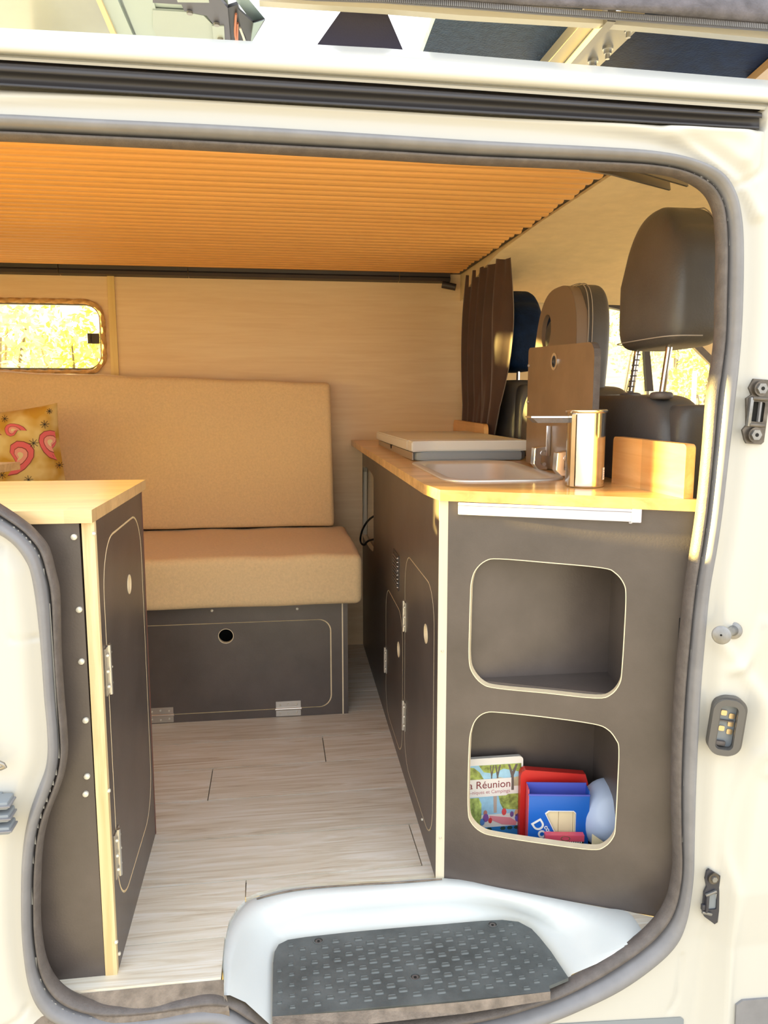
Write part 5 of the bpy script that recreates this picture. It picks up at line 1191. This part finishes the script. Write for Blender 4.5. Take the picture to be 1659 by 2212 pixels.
p = ay(787, 0, 1.545); cyl('knob_stem', p, ay(786, 16, 1.545), 0.009, M_rubber, fl, 12); cyl('knob', ay(786, 12, 1.545), ay(786, 24, 1.545), 0.005, M_rubberd, fl, 12)
settle(fl, tuple(ay(770, 120, 1.56)))
ht = thing('raised_hatch', 'pale grey roof hatch with slanted bars and a dark framed bracket, upper left', 'hatch')
def un(name, pix, z, m, th=0.012): return under(name, pix, z, m, th, ht)
un('hatch_panel', [(-200, -10), (240, -10), (300, 110), (-200, 100)], 1.62, mat('warm_pale_panel', (0.40, 0.41, 0.36), 0.2, coat=0.5, noise=0.06, nscale=(4, 4, 4)))
un('slanted_bar', [(205, -5), (216, -5), (262, 100), (250, 100)], 1.59, mat('warm_edge', (0.72, 0.58, 0.36), 0.4))
un('slanted_bar', [(216, -5), (252, -5), (302, 110), (262, 110)], 1.595, M_palebar); un('slanted_bar', [(252, -5), (262, -5), (310, 110), (300, 110)], 1.605, mat('slate_bar', (0.33, 0.38, 0.43), 0.4)); un('slanted_bar', [(262, -5), (330, -5), (360, 110), (308, 110)], 1.60, M_palebar)
un('bracket_plate', [(330, 22), (400, 26), (440, 34), (460, 54), (468, 110), (352, 110), (330, 60)], 1.598, M_pale, 0.004); un('bracket_backing', [(325, -20), (490, -20), (505, 115), (345, 115)], 1.604, M_palebar, 0.004)
un('dark_frame', [(330, -12), (470, -8), (492, 18), (500, 112), (486, 112), (484, 56), (462, 54), (446, 34), (398, 24), (392, 10), (330, 6)], 1.594, mat('dark_mauve_frame', (0.10, 0.10, 0.14), 0.4), 0.006)
un('pale_tab', [(458, 56), (484, 57), (487, 112), (464, 112)], 1.592, M_pale, 0.004); un('pale_tab', [(380, -6), (450, -4), (452, 6), (384, 5)], 1.590, M_pale, 0.004)
for u, v in ((410, 28), (468, 53), (476, 85)): p = az(u, v, 1.590); cyl('rivet', (p[0], p[1], 1.592), (p[0], p[1], 1.588), 0.0055, M_alu, ht, 12)
un('cable_channel', [(490, 18), (514, 10), (545, 112), (498, 112)], 1.600, M_rail, 0.006)
for k, (a, b) in enumerate((((510, 30), (520, 112)), ((513, 50), (512, 112)), ((518, 60), (526, 112)))):
    pa, pb2 = az(*a, 1.596), az(*b, 1.596); mpt = (pa + pb2)/2 + np.array([0.006*(k - 1), 0, -0.004]); tube('wire', smoothpoly([pa, mpt, pb2], 5, False), 0.0022, M_copper if k < 2 else M_paper, ht, 8)
q = [az(u, v, 1.60) for u, v in ((490, -25), (522, -20), (572, 40), (545, 48))]; 
raw('corner_cap', [tuple(p) for p in q] + [tuple(az(u, v, 1.57)) for u, v in ((512, 20), (548, 50), (570, 44), (541, 95))], [(0, 1, 2, 3), (3, 2, 6, 5), (5, 6, 7), (3, 5, 7)], mat('blue_grey_cap', (0.30, 0.40, 0.46), 0.3), ht)
un('cap_side', [(514, 20), (548, 50), (572, 44), (541, 96), (520, 60)], 1.585, M_rail, 0.004)
settle(ht, (-0.3, 1.7, 1.59))
# roof rack feet that carry the tent and hatch
for x in (-0.5, 0.95):
    o = box('roof_bar', (x - 0.02, 2.0, 1.437), (x + 0.02, 2.6, 1.62), M_alu); tag(o, 'metal roof bar between van roof and tent, %s end' % ('rear' if x < 0 else 'front'), 'roof bar')

# ================================================================ OUTSIDE
n = 36; rowsg = []
for i in range(n + 1):
    y = -12 + 0.0; y = [-12, -6, -2, 0, 2, 4, 6, 8][i] if i < 8 else 8 + (i - 7)*2.0
    row = []
    for j in range(41):
        x = -34 + j*2.2; h = -0.65 + (0.12*max(0, y - 9) + 0.3*math.sin(x*0.21)*math.sin(y*0.17) if y > 9 else 0); row.append((x, y, h))
    rowsg.append(row)
gr = grid('ground', rowsg, M_ground); gr['kind'] = 'structure'; gr['label'] = 'dry pale ground rising to a slope beyond the van'; gr['category'] = 'ground'
def gz_at(x, y): return -0.65 + (0.12*max(0, y - 9) + 0.3*math.sin(x*0.21)*math.sin(y*0.17) if y > 9 else 0)
def bush(x, y, w, h, m, n_, lab, group):
    z0 = gz_at(x, y); root = thing('bush', lab, 'bush', group); V = []; Fc = []
    rnd = random.Random(int(x*100 + y*10))
    lobes = [(rnd.uniform(-.5, .5)*w, rnd.uniform(-.3, .3)*w, rnd.uniform(.3, .75)*h, rnd.uniform(.28, .5)*w) for _ in range(9)]
    for k in range(n_):
        lx_, ly_, lz_, lr = rnd.choice(lobes); d = Vector((rnd.gauss(0, 1), rnd.gauss(0, 1), rnd.gauss(0, 1))).normalized()*lr*rnd.uniform(.6, 1.0)
        c = Vector((x + lx_ + d.x, y + ly_ + d.y, z0 + max(0.05, lz_ + d.z*0.8))); s_ = rnd.uniform(.05, .10)*(w/2.5)**.5
        a = Vector((rnd.gauss(0, 1), rnd.gauss(0, 1), rnd.gauss(0, 1))).normalized(); b = a.cross(Vector((rnd.gauss(0, 1), rnd.gauss(0, 1), 1))).normalized()
        i = len(V); V += [c - a*s_, c + b*s_*.5, c + a*s_, c - b*s_*.5]; Fc.append((i, i+1, i+2, i+3))
    raw('foliage', V, Fc, m, root); bm = bmesh.new()
    for _ in range(5): 
        l = rnd.choice(lobes); tube(None, [(x + l[0]*.15, y + l[1]*.15, z0 - 0.1), (x + l[0]*.5, y + l[1]*.5, z0 + l[2]*.6), (x + l[0], y + l[1], z0 + l[2])], [0.05, 0.03, 0.012], None, n=6, bm=bm)
    frombm('stem', bm, M_bark, root); settle(root, (x, y, z0))
WL = (('pale green bush at the left of the small side window', -30, 9.5, 1.4, 3.4, M_leafg, 1300), ('yellow-green bush in the right half of the small side window', 170, 12.0, 1.6, 3.6, M_leafy, 1300))
for lab, u, y, w, h, m, c in WL: bush(float(ay(u, 860, y)[0]), y, w, h, m, c, lab, 'bushes beyond the side window')
WR = (('tall pale bush seen through the cab window beside the middle seat', 1330, 19, 2.0, 3.9, M_leafg, 1500), ('pale green bush between the two headrest posts', 1400, 24, 2.2, 4.4, M_leafg, 1500),
      ('pale green bush right of the headrest posts, far up the slope', 1455, 30, 2.6, 5.6, M_leafg, 1500), ('bright yellow bush at the right of the cab window', 1518, 16, 1.5, 2.9, M_leafy, 1500))
for lab, u, y, w, h, m, c in WR: bush(float(ay(u, 860, y)[0]), y, w, h, m, c, lab, 'bushes beyond the cab window')
px_ = float(ay(1500, 830, 11)[0]); fp_ = cyl('field_post', (px_, 11, gz_at(px_, 11) - 0.05), (px_, 11, 1.35), 0.035, M_paper, None, 8); tag(fp_, 'thin pale post standing in the field in front of the yellow bush', 'post')
